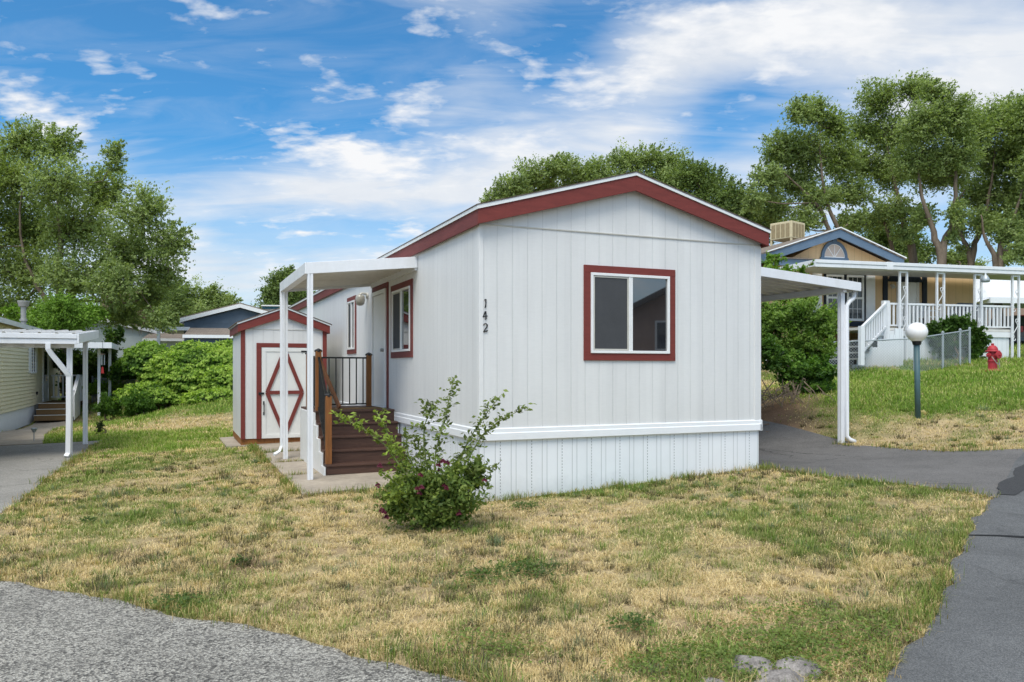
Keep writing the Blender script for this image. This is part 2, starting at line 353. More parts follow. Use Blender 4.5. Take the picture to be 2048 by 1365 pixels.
# ---- how green or dry the grass is at a place (0 dry straw, 1 lush)
def gblob(x, y, cx, cy, rx, ry, rot=0):
    c, s = math.cos(rot), math.sin(rot); dx, dy = x-cx, y-cy
    return np.exp(-(((dx*c+dy*s)/rx)**2+((dy*c-dx*s)/ry)**2))
def green(x, y):
    n = fbm(x*.9, y*.9, 3, 4); n2 = fbm(x*2.6, y*2.6, 21, 3)
    g = (n-.5)*1.9+(n2-.5)*1.3+.02
    right = 1/(1+np.exp(-(x-6.0-.02*(y-14)**2)*1.6))*1/(1+np.exp(-(y-14.9)*1.4))
    g = g+right*.95+.9*gblob(x, y, 10.5, 18, 3.5, 3.0)-.25*gblob(x, y, 10.5, 14.6, 3, 1.1)
    left = 1/(1+np.exp(-(y-13.5)*.5))*1/(1+np.exp((x+3.2)*1.0))
    g = g+left*.5+.45*gblob(x, y, -8.5, 19, 2.6, 3.4)-.85*gblob(x, y, -9.3, 24.2, 2.8, 1.7)+.7*gblob(x, y, -11.5, 27.5, 4, 1.8)+.5*gblob(x, y, -11.5, 20.5, 2.5, 3)
    g = g+.34*gblob(x, y, 2.6, 8.2, 2.6, 1.5)+.5*gblob(x, y, 3.8, 9.9, 1.6, .7)+.08*gblob(x, y, 1.55, 4.6, .9, .9)+.35*gblob(x, y, 3.4, 7.2, 1.1, .8)+.3*gblob(x, y, 4.9, 8.9, 1.0, .5)
    g = g-.35*gblob(x, y, -4.0, 7.0, 2.4, 1.5)-.22*gblob(x, y, .2, 6.0, 1.6, 1.2)+.35*gblob(x, y, -3.0, 5.35, 1.6, .22, .0)+.3*gblob(x, y, -1.6, 4.85, .8, .25, -.3)
    g = g+.3*gblob(x, y, -6.0, 10.5, 1.5, 4, .4)+.55*gblob(x, y, .8, 9.95, 3.2, .28, .40)
    return np.clip(g, 0, 1)
def dirt(x, y):
    d = gblob(x, y, 4.9, 15.4, 1.0, .8)*1.1+gblob(x, y, 5.6, 16.8, 1.0, 1.0)+gblob(x, y, -7.6, 24.5, .6, 1.0)*.8
    d = d+np.clip((fbm(x*1.3, y*1.3, 55, 4)-.60)*4, 0, .75)*np.exp(-((y-6.2)/3.2)**2)
    return np.clip(d, 0, 1)

STRAW = np.array((.54, .415, .235)); OLIVE = np.array((.155, .165, .055)); LUSH = np.array((.125, .205, .035)); SOIL = np.array((.25, .155, .095))
def base_col(x, y):
    g = green(x, y)[..., None]; d = dirt(x, y)[..., None]
    c = STRAW*(1-g)+(LUSH*.95)*g
    return c*(1-d)+SOIL*d

# ---- ground sheet
xs = np.r_[np.array([-420,-250,-150,-100,-70,-50,-40,-32,-27]), np.arange(-24, 24.01, .3), np.array([27,32,40,50,70,100,150,250,420])]
ys = np.r_[np.array([-300,-150,-80,-50,-30,-20,-12,-6,-3,0]), np.arange(2, 46.01, .3), np.array([49,54,60,70,90,130,200,320,600])]
GX, GY = np.meshgrid(xs, ys); GZ = terr(GX, GY)
V = np.c_[GX.ravel(), GY.ravel(), GZ.ravel()]; nx_, ny_ = len(xs), len(ys)
ii, jj = np.meshgrid(np.arange(nx_-1), np.arange(ny_-1)); q = (jj*nx_+ii).ravel()
t = NT('lawn_ground'); o = t.coord(); a = t.n('ShaderNodeAttribute', attribute_name='Col').outputs['Color']
n1 = t.noise(o, 2.2, 6, .65); n2 = t.noise(o, 38, 4, .7); n3 = t.noise(t.scaled(o, 1, 1, 1), 120, 2, .6)
k = t.math('MULTIPLY', t.ramp(n1, .3, .7, .72, 1.15), t.ramp(n2, .3, .72, .60, 1.2)); k = t.math('MULTIPLY', k, t.ramp(n3, .3, .7, .75, 1.15))
cc = t.n('ShaderNodeCombineColor'); [t.put(cc.inputs[i], k) for i in range(3)]
gm = t.done(t.principled(t.mix(1.0, a, cc.outputs[0], 'MULTIPLY'), .95, .1, 0, t.bump(n2, .8, .03)))
go = raw_mesh('ground', V, np.c_[q, q+1, q+nx_+1, q+nx_].ravel(), 4, gm, None, base_col(V[:, 0], V[:, 1])*1.0)
tag(go, kind='structure')

def chip(name, dark, light, scale, contrast, patch=.2, bump=.6, crack=.8):
    t = NT(name); o = t.coord(); v = t.n('ShaderNodeTexVoronoi'); t.put(v.inputs['Vector'], o); v.inputs['Scale'].default_value = scale
    g = t.sep(v.outputs['Color'])[0]
    c = t.mix(t.ramp(g, .5-contrast, .5+contrast), dark, light)
    pn = t.noise(o, .9, 6, .7); c = t.mix(t.ramp(pn, .35, .68, 0, patch), c, tuple(k*.45 for k in dark))
    c = t.mix(t.ramp(t.noise(o, 5, 5, .7), .5, .8, 0, .35), c, tuple(k*1.05 for k in light))
    ck = t.n('ShaderNodeTexVoronoi', feature='DISTANCE_TO_EDGE'); vm = t.n('ShaderNodeVectorMath', operation='ADD'); t.put(vm.inputs[0], o); t.put(vm.inputs[1], t.scaled(t.noise(o, 1.7, 5, .7, out='Color'), .7, .7, 0)); t.put(ck.inputs['Vector'], vm.outputs[0]); ck.inputs['Scale'].default_value = .42
    cm = t.math('MULTIPLY', t.ramp(ck.outputs['Distance'], .003, .008, 1, 0), t.math('MULTIPLY', t.ramp(t.noise(o, .8, 3), .45, .6), crack))
    c = t.mix(cm, c, (.02, .019, .018))
    e = t.ramp(v.outputs['Distance'], 0, .7, 1, .45)
    cc = t.n('ShaderNodeCombineColor'); [t.put(cc.inputs[i], e) for i in range(3)]
    return t.done(t.principled(t.mix(.8, c, t.mix(1.0, c, cc.outputs[0], 'MULTIPLY')), .85, .25, 0, t.bump(v.outputs['Distance'], bump, .012)))
tag(sheet('gravel_road', p_gravel, chip('chip_seal', (.15, .142, .128), (.76, .72, .63), 78, .42, .45, 1.0, 0), .004), kind='structure')
tag(sheet('asphalt_road', p_street, chip('fresh_asphalt', (.12, .123, .124), (.25, .252, .25), 150, .5, .45, .3, .35), .012), kind='structure')
tag(sheet('driveway', p_drive, chip('old_asphalt', (.15, .142, .135), (.31, .295, .28), 130, .5, .45, .35, .6), .008), kind='structure')
tag(sheet('neighbour_driveway', p_ldrive, chip('worn_asphalt', (.26, .25, .225), (.56, .535, .49), 110, .5, .3, .35), .010), kind='structure')
tag(sheet('concrete_path', p_lwalk, M['concrete'], .03, thick=.1), kind='structure')
for i, (b0, b1) in enumerate(((1.45, 3.25), (3.27, 4.95), (4.97, 6.55), (6.57, 8.2))):
    tag(sheet('concrete_walk', [H(-1.88, b0), H(-.02, b0+(.17 if i == 0 else 0)), H(-.02, b1), H(-1.88, b1)], M['concrete'], .035, thick=.12), kind='structure')
tag(sheet('shed_slab', p_shedslab, M['concrete'], .04, thick=.12), kind='structure')
# dark patch and seam in the new asphalt
pp = roughen(G([(1994,992),(1998,968),(2026,958),(2030,940),(2048,932),(2090,925),(2090,960),(2048,985),(2030,994),(1994,992)]), .05, seed=31)[:-1]
tag(sheet('asphalt_patch', pp, chip('patch_asphalt', (.05, .05, .052), (.10, .10, .10), 140, .5, .2, .3), .018), kind='structure')
sm = G([(1935,1073),(2000,1074),(2090,1079)]); sm2 = G([(2090,1083),(2000,1077),(1935,1075)])
tag(sheet('road_seam', sm+sm2, M['tyre'], .017), kind='structure')

# ------------------------------------------------------------------ foliage
def unit(v): return v/np.maximum(np.linalg.norm(v, axis=-1, keepdims=True), 1e-9)
def leaf_mesh(name, c, d, nrm, L, W, col, mat, parent=None, fold=.0):
    d = unit(d); s = unit(np.cross(d, nrm)); L = np.asarray(L).reshape(-1, 1)*np.ones((len(c), 1)); W = np.asarray(W).reshape(-1, 1)*np.ones((len(c), 1))
    n = unit(np.cross(s, d))
    V = np.stack([c-d*L*.5, c-d*L*.02+s*W*.5+n*W*fold, c+d*L*.5, c-d*L*.02-s*W*.5+n*W*fold], 1).reshape(-1, 3)
    return raw_mesh(name, V, np.arange(len(V)), 4, mat, parent, np.repeat(np.clip(col, 0, 1), 4, 0))

def rel(p, o): return (p[0]-o[0], p[1]-o[1], p[2]-o[2])

def crown(parent, blobs, n, size, cols, spread=.16, sub=26, shell=.55, wind=(.5, 0, -.1), name='crown', twigs=True, loose=.0, flat=1.0):
    """blobs: local centres and radii; leaf sprays gather round many twig tips so gaps stay between them"""
    C0 = np.array([b[0] for b in blobs]); Rr = np.array([b[1] for b in blobs]); vol = Rr[:, 0]*Rr[:, 2]; k = len(blobs)
    ns = np.maximum(3, (sub*vol/vol.mean()).astype(int)); bi = np.repeat(np.arange(k), ns)
    u = unit(RNG.normal(size=(len(bi), 3))); rad = (shell+(1-shell)*RNG.random(len(bi)))**.7*RNG.uniform(.55, 1.0, len(bi))
    tips = C0[bi]+u*Rr[bi]*rad[:, None]
    w = RNG.gamma(1.6, 1, len(tips)); w /= w.sum(); ti = RNG.choice(len(tips), n, p=w)
    sp = (spread*Rr[bi].mean(1))*RNG.uniform(.6, 1.35, len(tips))
    out = unit(tips-C0[bi]+np.array((0, 0, .3))*Rr[bi]+RNG.normal(size=tips.shape)*.35*Rr[bi])
    axial = RNG.normal(size=(n, 1))*sp[ti][:, None]*2.1
    c = tips[ti]+np.clip(RNG.normal(size=(n, 3)), -1.7, 1.7)*sp[ti][:, None]*np.array((.62, .62, .52*flat))+out[ti]*np.clip(axial, -sp[ti][:, None]*3, sp[ti][:, None]*3)
    fill = np.nonzero(RNG.random(n) < loose)[0]; fb_ = RNG.choice(k, len(fill), p=vol/vol.sum()); fu = unit(RNG.normal(size=(len(fill), 3)))
    rg = fbm(np.arctan2(fu[:, 1], fu[:, 0])*2.6+fb_*7.7, fu[:, 2]*4.5+fb_*3.3, 41, 4); fu = fu*(RNG.random((len(fill), 1))**.42)*(.35+1.30*rg)[:, None]
    c[fill] = C0[fb_]+fu*Rr[fb_]
    nsp = int(len(tips)*1.1*(loose > 0)); si = np.nonzero(RNG.random(n) < .17*(loose > 0))[0]
    if nsp:                                    # thin sprays that break the outline
        sb = RNG.choice(k, nsp, p=vol/vol.sum()); sdir = unit(RNG.normal(size=(nsp, 3))+np.array((.15, 0, .35))); s0 = C0[sb]+sdir*Rr[sb]*RNG.uniform(.7, 1.02, (nsp, 1)); sl_ = Rr[sb].mean(1)*RNG.uniform(.25, .55, nsp)
        sdir = unit(sdir+np.array(wind)*.8+RNG.normal(size=(nsp, 3))*.25); q_ = RNG.integers(0, nsp, len(si)); f_ = RNG.random((len(si), 1))
        c[si] = s0[q_]+sdir[q_]*f_*sl_[q_][:, None]+np.clip(RNG.normal(size=(len(si), 3)), -1.6, 1.6)*(sl_[q_]*.13)[:, None]*(1.15-f_)
    d = unit(out[ti]*.7+RNG.normal(size=(n, 3))*.75+np.array(wind))
    mid_ = C0.mean(0); og = unit((c-mid_)/np.maximum(np.abs(c-mid_).max(0), .1)); nr = unit(RNG.normal(size=(n, 3))*.55+og*.55+out[ti]*.35+np.array((0, -.15, .55)))
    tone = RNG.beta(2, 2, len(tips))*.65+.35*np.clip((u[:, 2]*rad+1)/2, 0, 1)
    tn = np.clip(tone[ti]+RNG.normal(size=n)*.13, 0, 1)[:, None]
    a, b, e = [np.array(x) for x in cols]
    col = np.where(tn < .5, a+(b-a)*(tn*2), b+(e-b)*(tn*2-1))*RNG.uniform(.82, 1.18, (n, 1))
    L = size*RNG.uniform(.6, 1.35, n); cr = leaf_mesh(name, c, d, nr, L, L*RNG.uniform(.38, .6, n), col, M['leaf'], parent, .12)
    return cr, tips, bi, C0

def limbs(parent, trunks, tips, bi, C0, r_tip=.018, mat=None, name='trunk', every=1, start=.35, n=7):
    """trunks: list of (points, radii); limbs run from the trunk to each clump and on to its twig tips"""
    mb = MB(); nodes = []
    for pts, rs in trunks:
        P = [np.array(p, float) for p in pts]; sm_p = []; sm_r = []
        for i in range(len(P)-1):
            p0 = P[max(i-1, 0)]; p1, p2 = P[i], P[i+1]; p3 = P[min(i+2, len(P)-1)]
            for s in range(4):
                t_ = s/4; sm_p.append(.5*((2*p1)+(-p0+p2)*t_+(2*p0-5*p1+4*p2-p3)*t_**2+(-p0+3*p1-3*p2+p3)*t_**3)+RNG.normal(size=3)*np.array((1,1,.2))*rs[i]*.22); sm_r.append(rs[i]+(rs[i+1]-rs[i])*t_)
        sm_p.append(P[-1]); sm_r.append(rs[-1])
        mb.tube([tuple(p) for p in sm_p], sm_r, n)
        nodes += [(p, r) for p, r in list(zip(sm_p, sm_r))[int(len(sm_p)*start):]]
    NP = np.array([p for p, r in nodes]); NRr = [r for p, r in nodes]
    for b in range(len(C0)):
        T = tips[bi == b]; cen = C0[b]
        dd = np.linalg.norm(NP-cen, axis=1)+np.where(NP[:, 2] > cen[2]+.2, 3.0, 0); k = int(np.argmin(dd))
        p0 = NP[k]; r0 = min(NRr[k]*.45, .05+.010*dd[k]); mid = (p0+cen)/2+np.array((RNG.normal()*.1, RNG.normal()*.1, -.06))*np.linalg.norm(cen-p0)
        r1 = max(r_tip*1.6, r0*.35); mb.tube([tuple(p0), tuple(mid), tuple(cen)], [r0, (r0+r1)/2, r1], 5, False)
        for t_ in T[::every]:
            m2 = (cen+t_)/2+RNG.normal(size=3)*.12*np.linalg.norm(t_-cen)
            mb.tube([tuple(cen), tuple(m2), tuple(t_)], [r1*.75, r_tip*1.2, r_tip*.5], 3, False)
    return mb.build(name, mat or M['bark'], parent, smooth=True)

ELM = ((.145, .19, .072), (.25, .325, .11), (.38, .45, .17))
DARK = ((.090, .13, .042), (.17, .24, .072), (.28, .36, .115))
BRIGHT = ((.06, .12, .015), (.17, .30, .04), (.28, .43, .08))
def pxb(o, lst, Y, jit=1.0, dy=.72):
    out = []
    for e in lst:
        u, v, ru, rv = e[:4]; yy = Y+RNG.uniform(-1, 1)*jit
        p = at(u, v, yy); out.append((rel(p, o), (ru/F*yy, (ru+rv)/2/F*yy*dy, rv/F*yy)))
    return out
def pxl(o, lst, Y): return [rel(at(u, v, Y+(e[0] if e else 0)), o) for u, v, *e in lst]
def tree(name, label, base, Y, blobs, trunks, n, size, cols=ELM, group=None, jit=1.2, sub=26, spread=.16, twig=.018, wind=(.5, 0, -.1), shell=.55):
    x = (base-CX)/F*Y; o = (x, Y, tz(x, Y)-.05)
    r = thing(name, label, 'tree', o, 0, group)
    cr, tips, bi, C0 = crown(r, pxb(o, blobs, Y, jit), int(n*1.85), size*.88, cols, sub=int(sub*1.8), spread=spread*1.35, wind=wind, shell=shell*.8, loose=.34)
    tr = [([(0, 0, 0)]+pxl(o, pts, Y) if root else pxl(o, pts, Y), [q*(.66-.24*min(1, i/3)) for i, q in enumerate(rad)]) for root, pts, rad in trunks]
    limbs(r, tr, tips, bi, C0, twig)
    return r

# ------------------------------------------------------------------ the white home
W = 4.27; LEN = 17.0
home = thing('mobile_home', 'white mobile home with red brown trim, house number 142 and white skirting', 'mobile home', (*HO, 0), 23.2)
MB().prism([(0,.80),(W,.80),(W,3.40),(W/2,3.985),(0,3.40)], 0, LEN).build('wall', M['siding'], home)
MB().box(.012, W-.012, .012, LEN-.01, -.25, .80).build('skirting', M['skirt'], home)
b = MB(); prof = [(.012,.745),(-.022,.745),(-.030,.752),(-.030,.835),(-.020,.842),(-.020,.888),(-.010,.897),(.012,.897)]
b.prism([(q_[0], q_[1]) for q_ in prof], -.030, LEN, 'y')
b.tf = lambda p: (p[1], p[0], p[2]); b.prism(prof, -.030, W+.030, 'y')
b.tf = lambda p: (W-p[0], p[1], p[2]); b.prism(prof, -.030, LEN, 'y'); b.build('belly_band', M['band'], home)
MB().box(.0, W, -.012, .02, 3.372, 3.386).build('seam_flashing', M['brass'], home)  # flashing strip, its grey standing in for the shadow line along the seam
MB().box(W-.10, W+.012, -.014, .1, .897, 3.36).build('corner_trim', M['siding'], home, bevel=.003)
MB().box(-.008, .05, -.010, .05, .897, 3.38).build('corner_trim', M['corner'], home, bevel=.003)
W2 = W/2
fb = MB(); fb.prism([(-.06,3.355),(W2,3.945),(W2,4.14),(-.06,3.536)], -.125, -.095).build('gable_fascia', M['red'], home, bevel=.003)
MB().prism([(W+.06,3.355),(W+.06,3.536),(W2,4.14),(W2,3.945)], -.1248, -.0948).build('gable_fascia', M['red'], home, bevel=.003)
MB().box(-.061, -.036, -.0945, LEN+.1, 3.352, 3.534).build('eave_fascia', M['red_faded'], home, bevel=.003)
MB().box(W+.036, W+.061, -.0945, LEN+.1, 3.352, 3.534).build('eave_fascia', M['red_faded'], home, bevel=.003)
MB().prism([(-.036,3.402),(W+.036,3.402),(W+.036,3.52),(W2,4.12),(-.036,3.52)], .002, LEN+.09).build('soffit', M['band'], home)
d = MB(); d.prism([(-.078,3.530),(W2,4.142),(W2,4.182),(-.078,3.576)], -.138, LEN+.14); d.prism([(W+.075,3.536),(W+.075,3.576),(W2+.001,4.182),(W2+.001,4.142)], -.138, LEN+.14)
d.build('drip_edge', M['metal_edge'], home)
d = MB(); d.prism([(-.085,3.576),(W2,4.183),(W2,4.195),(-.085,3.588)], -.145, LEN+.16); d.prism([(W+.085,3.576),(W+.085,3.588),(W2+.001,4.195),(W2+.001,4.183)], -.145, LEN+.16)
d.build('roof', M['roof'], home)

def window(parent, tf, s0, s1, z0, z1, tw, trim='red', twin=True, screen_first=True, top=None, name='window'):
    """s runs along the wall, d outward; the outer size includes the painted trim"""
    X = lambda: MB(tf)
    w = X(); tt = top or tw
    w.box(s0, s1, -.005, .022, z1-tt, z1); w.box(s0, s1, -.005, .022, z0, z0+tw)
    w.box(s0, s0+tw, -.005, .020, z0+tw, z1-tt); w.box(s1-tw, s1, -.005, .020, z0+tw, z1-tt)
    w = w.build(name, M[trim], parent, bevel=.003)
    a0, a1, c0, c1 = s0+tw, s1-tw, z0+tw, z1-tt; fw = .035
    f = X(); f.box(a0, a1, .0, .034, c1-fw, c1); f.box(a0, a1, .0, .036, c0, c0+fw); f.box(a0, a0+fw, .0, .034, c0+fw, c1-fw); f.box(a1-fw, a1, .0, .034, c0+fw, c1-fw)
    m = (a0+a1)/2
    f.box(m-.035, m-.008, .0, .030, c0+fw, c1-fw); f.box(m-.005, m+.025, .0, .026, c0+fw, c1-fw)
    f.build('frame', M['vinyl'], w, bevel=.003)
    L_, R_ = (a0+fw, m-.035), (m+.025, a1-fw)
    s, p = (L_, R_) if screen_first else (R_, L_)
    X().box(p[0], p[1], .0, .006, c0+fw, c1-fw).build('pane', M['glass'], w)
    X().box(s[0], s[1], .0, .006, c0+fw, c1-fw).build('pane', M['glass'], w)
    g = .022; q = X(); q.box(s[0]+.004, s[1]-.004, .012, .024, c1-fw-g, c1-fw-.004); q.box(s[0]+.004, s[1]-.004, .012, .024, c0+fw+.004, c0+fw+g)
    q.box(s[0]+.004, s[0]+g, .012, .024, c0+fw+g, c1-fw-g); q.box(s[1]-g, s[1]-.004, .012, .024, c0+fw+g, c1-fw-g); q.build('screen_frame', M['brass'], w)
    X().box(s[0]+g, s[1]-g, .015, .017, c0+fw+g, c1-fw-g).build('insect_screen', M['screen'], w)
    return w
front = lambda p: (p[0], -p[1], p[2]); side = lambda p: (-p[1], p[0], p[2])
window(home, front, 1.426, 2.82, 1.73, 2.957, .095)
window(home, side, 2.89, 4.19, 1.80, 3.02, .10, 'red_faded', screen_first=False)
window(home, side, 7.03, 7.90, 1.93, 3.12, .09, 'red_faded', screen_first=False)
w = MB(side); w.box(4.40, 5.56, -.005, .024, 3.02, 3.16); w.box(4.40, 4.49, -.005, .022, .93, 3.02); w.box(5.50, 5.56, -.005, .022, .93, 3.02)
dt = w.build('door', M['red_faded'], home, bevel=.003)
w = MB(side); w.box(4.49, 5.50, -.005, .012, .93, 3.02); w.build('jamb', M['vinyl'], dt)
w = MB(side); w.box(4.49, 4.56, .012, .05, .95, 3.02); w.box(5.43, 5.50, .012, .05, .95, 3.02); w.box(4.56, 5.43, .012, .05, 2.95, 3.02); w.box(4.5, 5.49, .012, .09, .93, .952); w.build('door_frame', M['vinyl'], dt, bevel=.003)
w = MB(side); w.box(4.57, 5.42, .012, .030, .96, 2.94); w.box(4.68, 5.31, .030, .035, 1.12, 1.75); w.box(4.68, 5.31, .030, .035, 1.95, 2.8); w.build('door_leaf', M['door'], dt, bevel=.004)
MB(side).tube([(4.66,.03,1.95),(4.66,.085,1.95)], .028, 10).build('handle', M['vent'], dt)
pl = MB(side); pl.tube([(6.0,0,3.02),(6.0,.03,3.02)], .06, 14); pl.tube([(6.0,.03,3.05),(6.0,.12,3.06),(6.0,.17,3.02)], [.02,.02,.03], 8)
pl = pl.build('porch_light', M['brass'], home, smooth=True)
MB().lathe([(.04,.05),(.075,.04),(.088,0),(.092,-.06),(.08,-.12),(.05,-.15),(.01,-.16)], (-.15, 6.0, 2.98), 18).build('glass_jar', M['jar'], pl, smooth=True)
def digit(strokes, zc):
    mb = MB()
    for pts, r in strokes:
        mb.tf = lambda p: (p[0]+.075, -.012+p[1]*.35, p[2]+zc)
        mb.tube([(x, 0, z) for x, z in pts], r, 6)
    return mb.build('house_number', M['black'], home)
digit([([(-.016,.038),(.0,.052)], [.005,.009]), ([(.004,.054),(.004,.0),(.0,-.040),(-.012,-.055)], [.009,.007,.010,.004])], 2.415)
digit([([(.0,.052),(-.030,-.010),(-.034,-.016)], [.009,.006,.008]), ([(-.036,-.016),(.0,-.008),(.026,-.006)], [.009,.006,.008]), ([(.001,.052),(.006,.0),(.006,-.035),(-.003,-.055)], [.010,.007,.010,.004])], 2.27)
digit([([(-.028,.030),(-.016,.048),(.006,.052),(.022,.036),(.018,.012),(-.006,-.018),(-.028,-.048)], [.009,.007,.007,.010,.009,.007,.007]), ([(-.030,-.050),(-.008,-.040),(.016,-.040),(.030,-.026)], [.008,.009,.010,.004])], 2.12)

# ---- corrugated covers
def pan(name, parent, x0, x1, z0, z1, y0, y1, pitch=.2, rib=.035, mat='pan', tf=None):
    prof = []; y = y0
    while y < y1-.01:
        e = min(y+pitch, y1); prof += [(y, 0), (min(y+pitch*.12, e), -.012), (min(y+pitch*.74, e), rib*.72), (min(y+pitch*.86, e), rib), (min(y+pitch*.98, e), rib*.9)]; y += pitch
    mb = MB(tf); mb.add([(x0, y, z0+d) for y, d in prof]+[(x1, y, z1+d) for y, d in prof], [(i, i+1, i+1+len(prof), i+len(prof)) for i in range(len(prof)-1)])
    return mb.build(name, M[mat], parent, solid=.004)
def square_post(mb, x, y, z0, z1, w=.076):
    h_, g = w/2, .010
    mb.prism([(x-h_,y-h_),(x-g,y-h_),(x-g*.7,y-h_+.012),(x+g*.7,y-h_+.012),(x+g,y-h_),(x+h_,y-h_),(x+h_,y-g),(x+h_-.012,y-g*.7),(x+h_-.012,y+g*.7),(x+h_,y+g),(x+h_,y+h_),(x-h_,y+h_),(x-h_,y+g),(x-h_+.012,y+g*.7),(x-h_+.012,y-g*.7),(x-h_,y-g)], z0, z1, 'z')
    return mb

aw = thing('patio_awning', 'white metal awning over the entry steps on two posts', 'awning', (*H(-1.6, 2.62), 0), 23.2)
A = lambda p: (p[0]+1.6, p[1]-2.62, p[2])            # home axes to awning axes
pan('roof_pan', aw, -1.63, -.01, 3.04, 3.21, 2.66, 5.58, .2, .062, tf=A)
f_ = MB(A); f_.prism([(-1.65,2.985),(-.005,3.157),(-.005,3.325),(-1.65,3.15)], 2.62, 2.645); f_.prism([(-1.65,2.985),(-.005,3.157),(-.005,3.325),(-1.65,3.15)], 5.58, 5.605)
f_.box(-1.675, -1.65, 2.62, 5.605, 2.985, 3.15); f_.box(-1.65, -1.56, 2.645, 5.58, 2.985, 3.0)
f_.build('fascia', M['white'], aw, bevel=.004)
MB(A).box(-.045, -.004, 2.65, 5.58, 3.12, 3.22).build('wall_hanger', M['white'], aw)
for b_ in (2.66, 5.42): square_post(MB(A), -1.60, b_, tz(*H(-1.6, b_))+.03, 2.99).build('post', M['white'], aw)
z0 = tz(*H(-1.6, 5.5))+.04
MB(A).tube([(-1.66,5.52,2.99),(-1.66,5.52,2.9),(-1.66,5.50,2.6),(-1.66,5.50,z0+.22),(-1.70,5.46,z0+.12),(-1.80,5.36,z0+.08)], .032, 4).build('downspout', M['white'], aw)

cp = thing('carport', 'white metal carport with corrugated roof on the right side of the white home', 'carport', (*H(7.62, 1.75), tz(*H(7.62, 1.75))), 23.2)
cz = tz(*H(7.62, 1.75)); A2 = lambda p: (p[0]-7.62, p[1]-1.75, p[2]-cz)
zc = lambda a: 3.167-(a-7.916)*.0745
pan('roof_pan', cp, 4.30, 7.86, zc(4.3)-.085, zc(7.86)-.085, 1.63, 9.0, .305, .068, tf=A2)
for y_ in (1.585, 9.0): MB(A2).prism([(4.30,zc(4.3)-.155),(7.93,zc(7.93)-.155),(7.93,zc(7.93)),(4.30,zc(4.3))], y_, y_+.027).build('fascia', M['white'], cp, bevel=.004)
MB(A2).box(7.865, 7.93, 1.612, 9.0, zc(7.93)-.15, zc(7.93)-.002).build('gutter', M['white'], cp, bevel=.004)
MB(A2).box(7.58, 7.66, 1.66, 8.95, zc(7.62)-.20, zc(7.62)-.092).build('beam', M['white'], cp, bevel=.004)
for b_ in (1.75, 5.3, 8.8): square_post(MB(A2), 7.62, b_, tz(*H(7.62, b_))-.02, zc(7.62)-.19, .085).build('post', M['white'], cp)
zb = tz(*H(7.70, 1.70))
MB(A2).tube([(7.90,1.72,zc(7.9)-.13),(7.90,1.72,zc(7.9)-.22),(7.86,1.70,zc(7.9)-.28),(7.74,1.68,zc(7.9)-.34),(7.690,1.69,zc(7.9)-.42),(7.690,1.69,1.2),(7.690,1.69,zb+.13),(7.73,1.66,zb+.06),(7.82,1.62,zb+.02)], .040, 8).build('downspout', M['white'], cp, smooth=True)

# ---- entry steps
st = thing('entry_steps', 'brown entry steps with stained posts and black iron railing below the white awning', 'steps', (*H(-.65, 2.94), 0), 23.2)
A3 = lambda p: (p[0]+.65, p[1]-2.94, p[2])
for k in range(5):
    fr, tp = 2.94+.235*k, .19*(k+1)
    m = MB(A3)
    if k < 4: m.box(-1.32, -.035, fr-.018, fr+.125, tp-.032, tp); m.box(-1.32, -.035, fr+.131, fr+.236, tp-.032, tp)
    else:
        y = fr-.018
        while y < 5.33: m.box(-1.33, -.035, y, y+.138, tp-.032, tp); y += .144
    m.build('tread' if k < 4 else 'landing', M['brown'], st, bevel=.006)
    MB(A3).box(-1.315, -.04, fr+.004, fr+.026, tp-.200 if k else tp-.15, tp-.034).build('riser', M['brown'], st, bevel=.003)
poly = [(2.955,0),(2.955,.155)]
for k in range(1, 5): poly += [(2.94+.235*k, .19*k-.035), (2.94+.235*k, .19*(k+1)-.035)]
poly += [(5.35,.915),(5.35,0)]
MB(A3).prism(poly, -1.355, -1.325, 'x').build('side_panel', M['vinyl'], st, bevel=.003)
MB(A3).prism([(x+.012, z-.012 if z > .1 else z) for x, z in poly], -.034, -.022, 'x').build('side_panel', M['vinyl'], st)
def spost(a, b_, z0, z1):
    p = MB(A3).box(a-.044, a+.044, b_-.044, b_+.044, z0, z1).build('railing_post', M['post'], st, bevel=.005)
    MB(A3).lathe([(.064,z1-.012),(.064,z1+.012),(.040,z1+.03),(.004,z1+.045)], (a, b_, 0), 4).build('cap', M['black'], p)
spost(-1.27, 3.04, .19, 1.215); spost(-1.27, 3.95, .80, 1.905); spost(-1.27, 4.93, .95, 1.88); spost(-.20, 5.05, .90, 1.87)
def rail_run(p, q, n, h=.82, post=.05):
    p, q = np.array(p), np.array(q)
    MB(A3).bar(p, q, .034, .028).build('top_rail', M['black'], st); lo = np.array((0, 0, h))
    MB(A3).bar(p-lo, q-lo, .03, .026).build('bottom_rail', M['black'], st)
    for i in range(n):
        c = p+(q-p)*(i+.5)/n
        MB(A3).box(c[0]-.0095, c[0]+.0095, c[1]-.0095, c[1]+.0095, c[2]-h, c[2]).build('baluster', M['black'], st)
rail_run((-1.27,3.084,1.10), (-1.27,3.906,1.80), 8, .80)
rail_run((-1.27,3.995,1.82), (-1.27,4.886,1.82), 8, .82)
rail_run((-1.226,4.94,1.815), (-.244,5.05,1.815), 8, .82)
MB(A3).bar((-1.14,4.90,1.88), (-.90,4.12,.98), .04, .075).build('handrail', M['rail_wood'], st, bevel=.005)
mt = MB().box(-.42, .42, -.22, .22, 0, .012).build('door_mat', M['carpet']); mt.location = (*H(-.62, 4.25), .953); mt.rotation_euler = (0, 0, ang)
tag(mt, 'brown door mat lying on the landing of the entry steps', 'door mat')

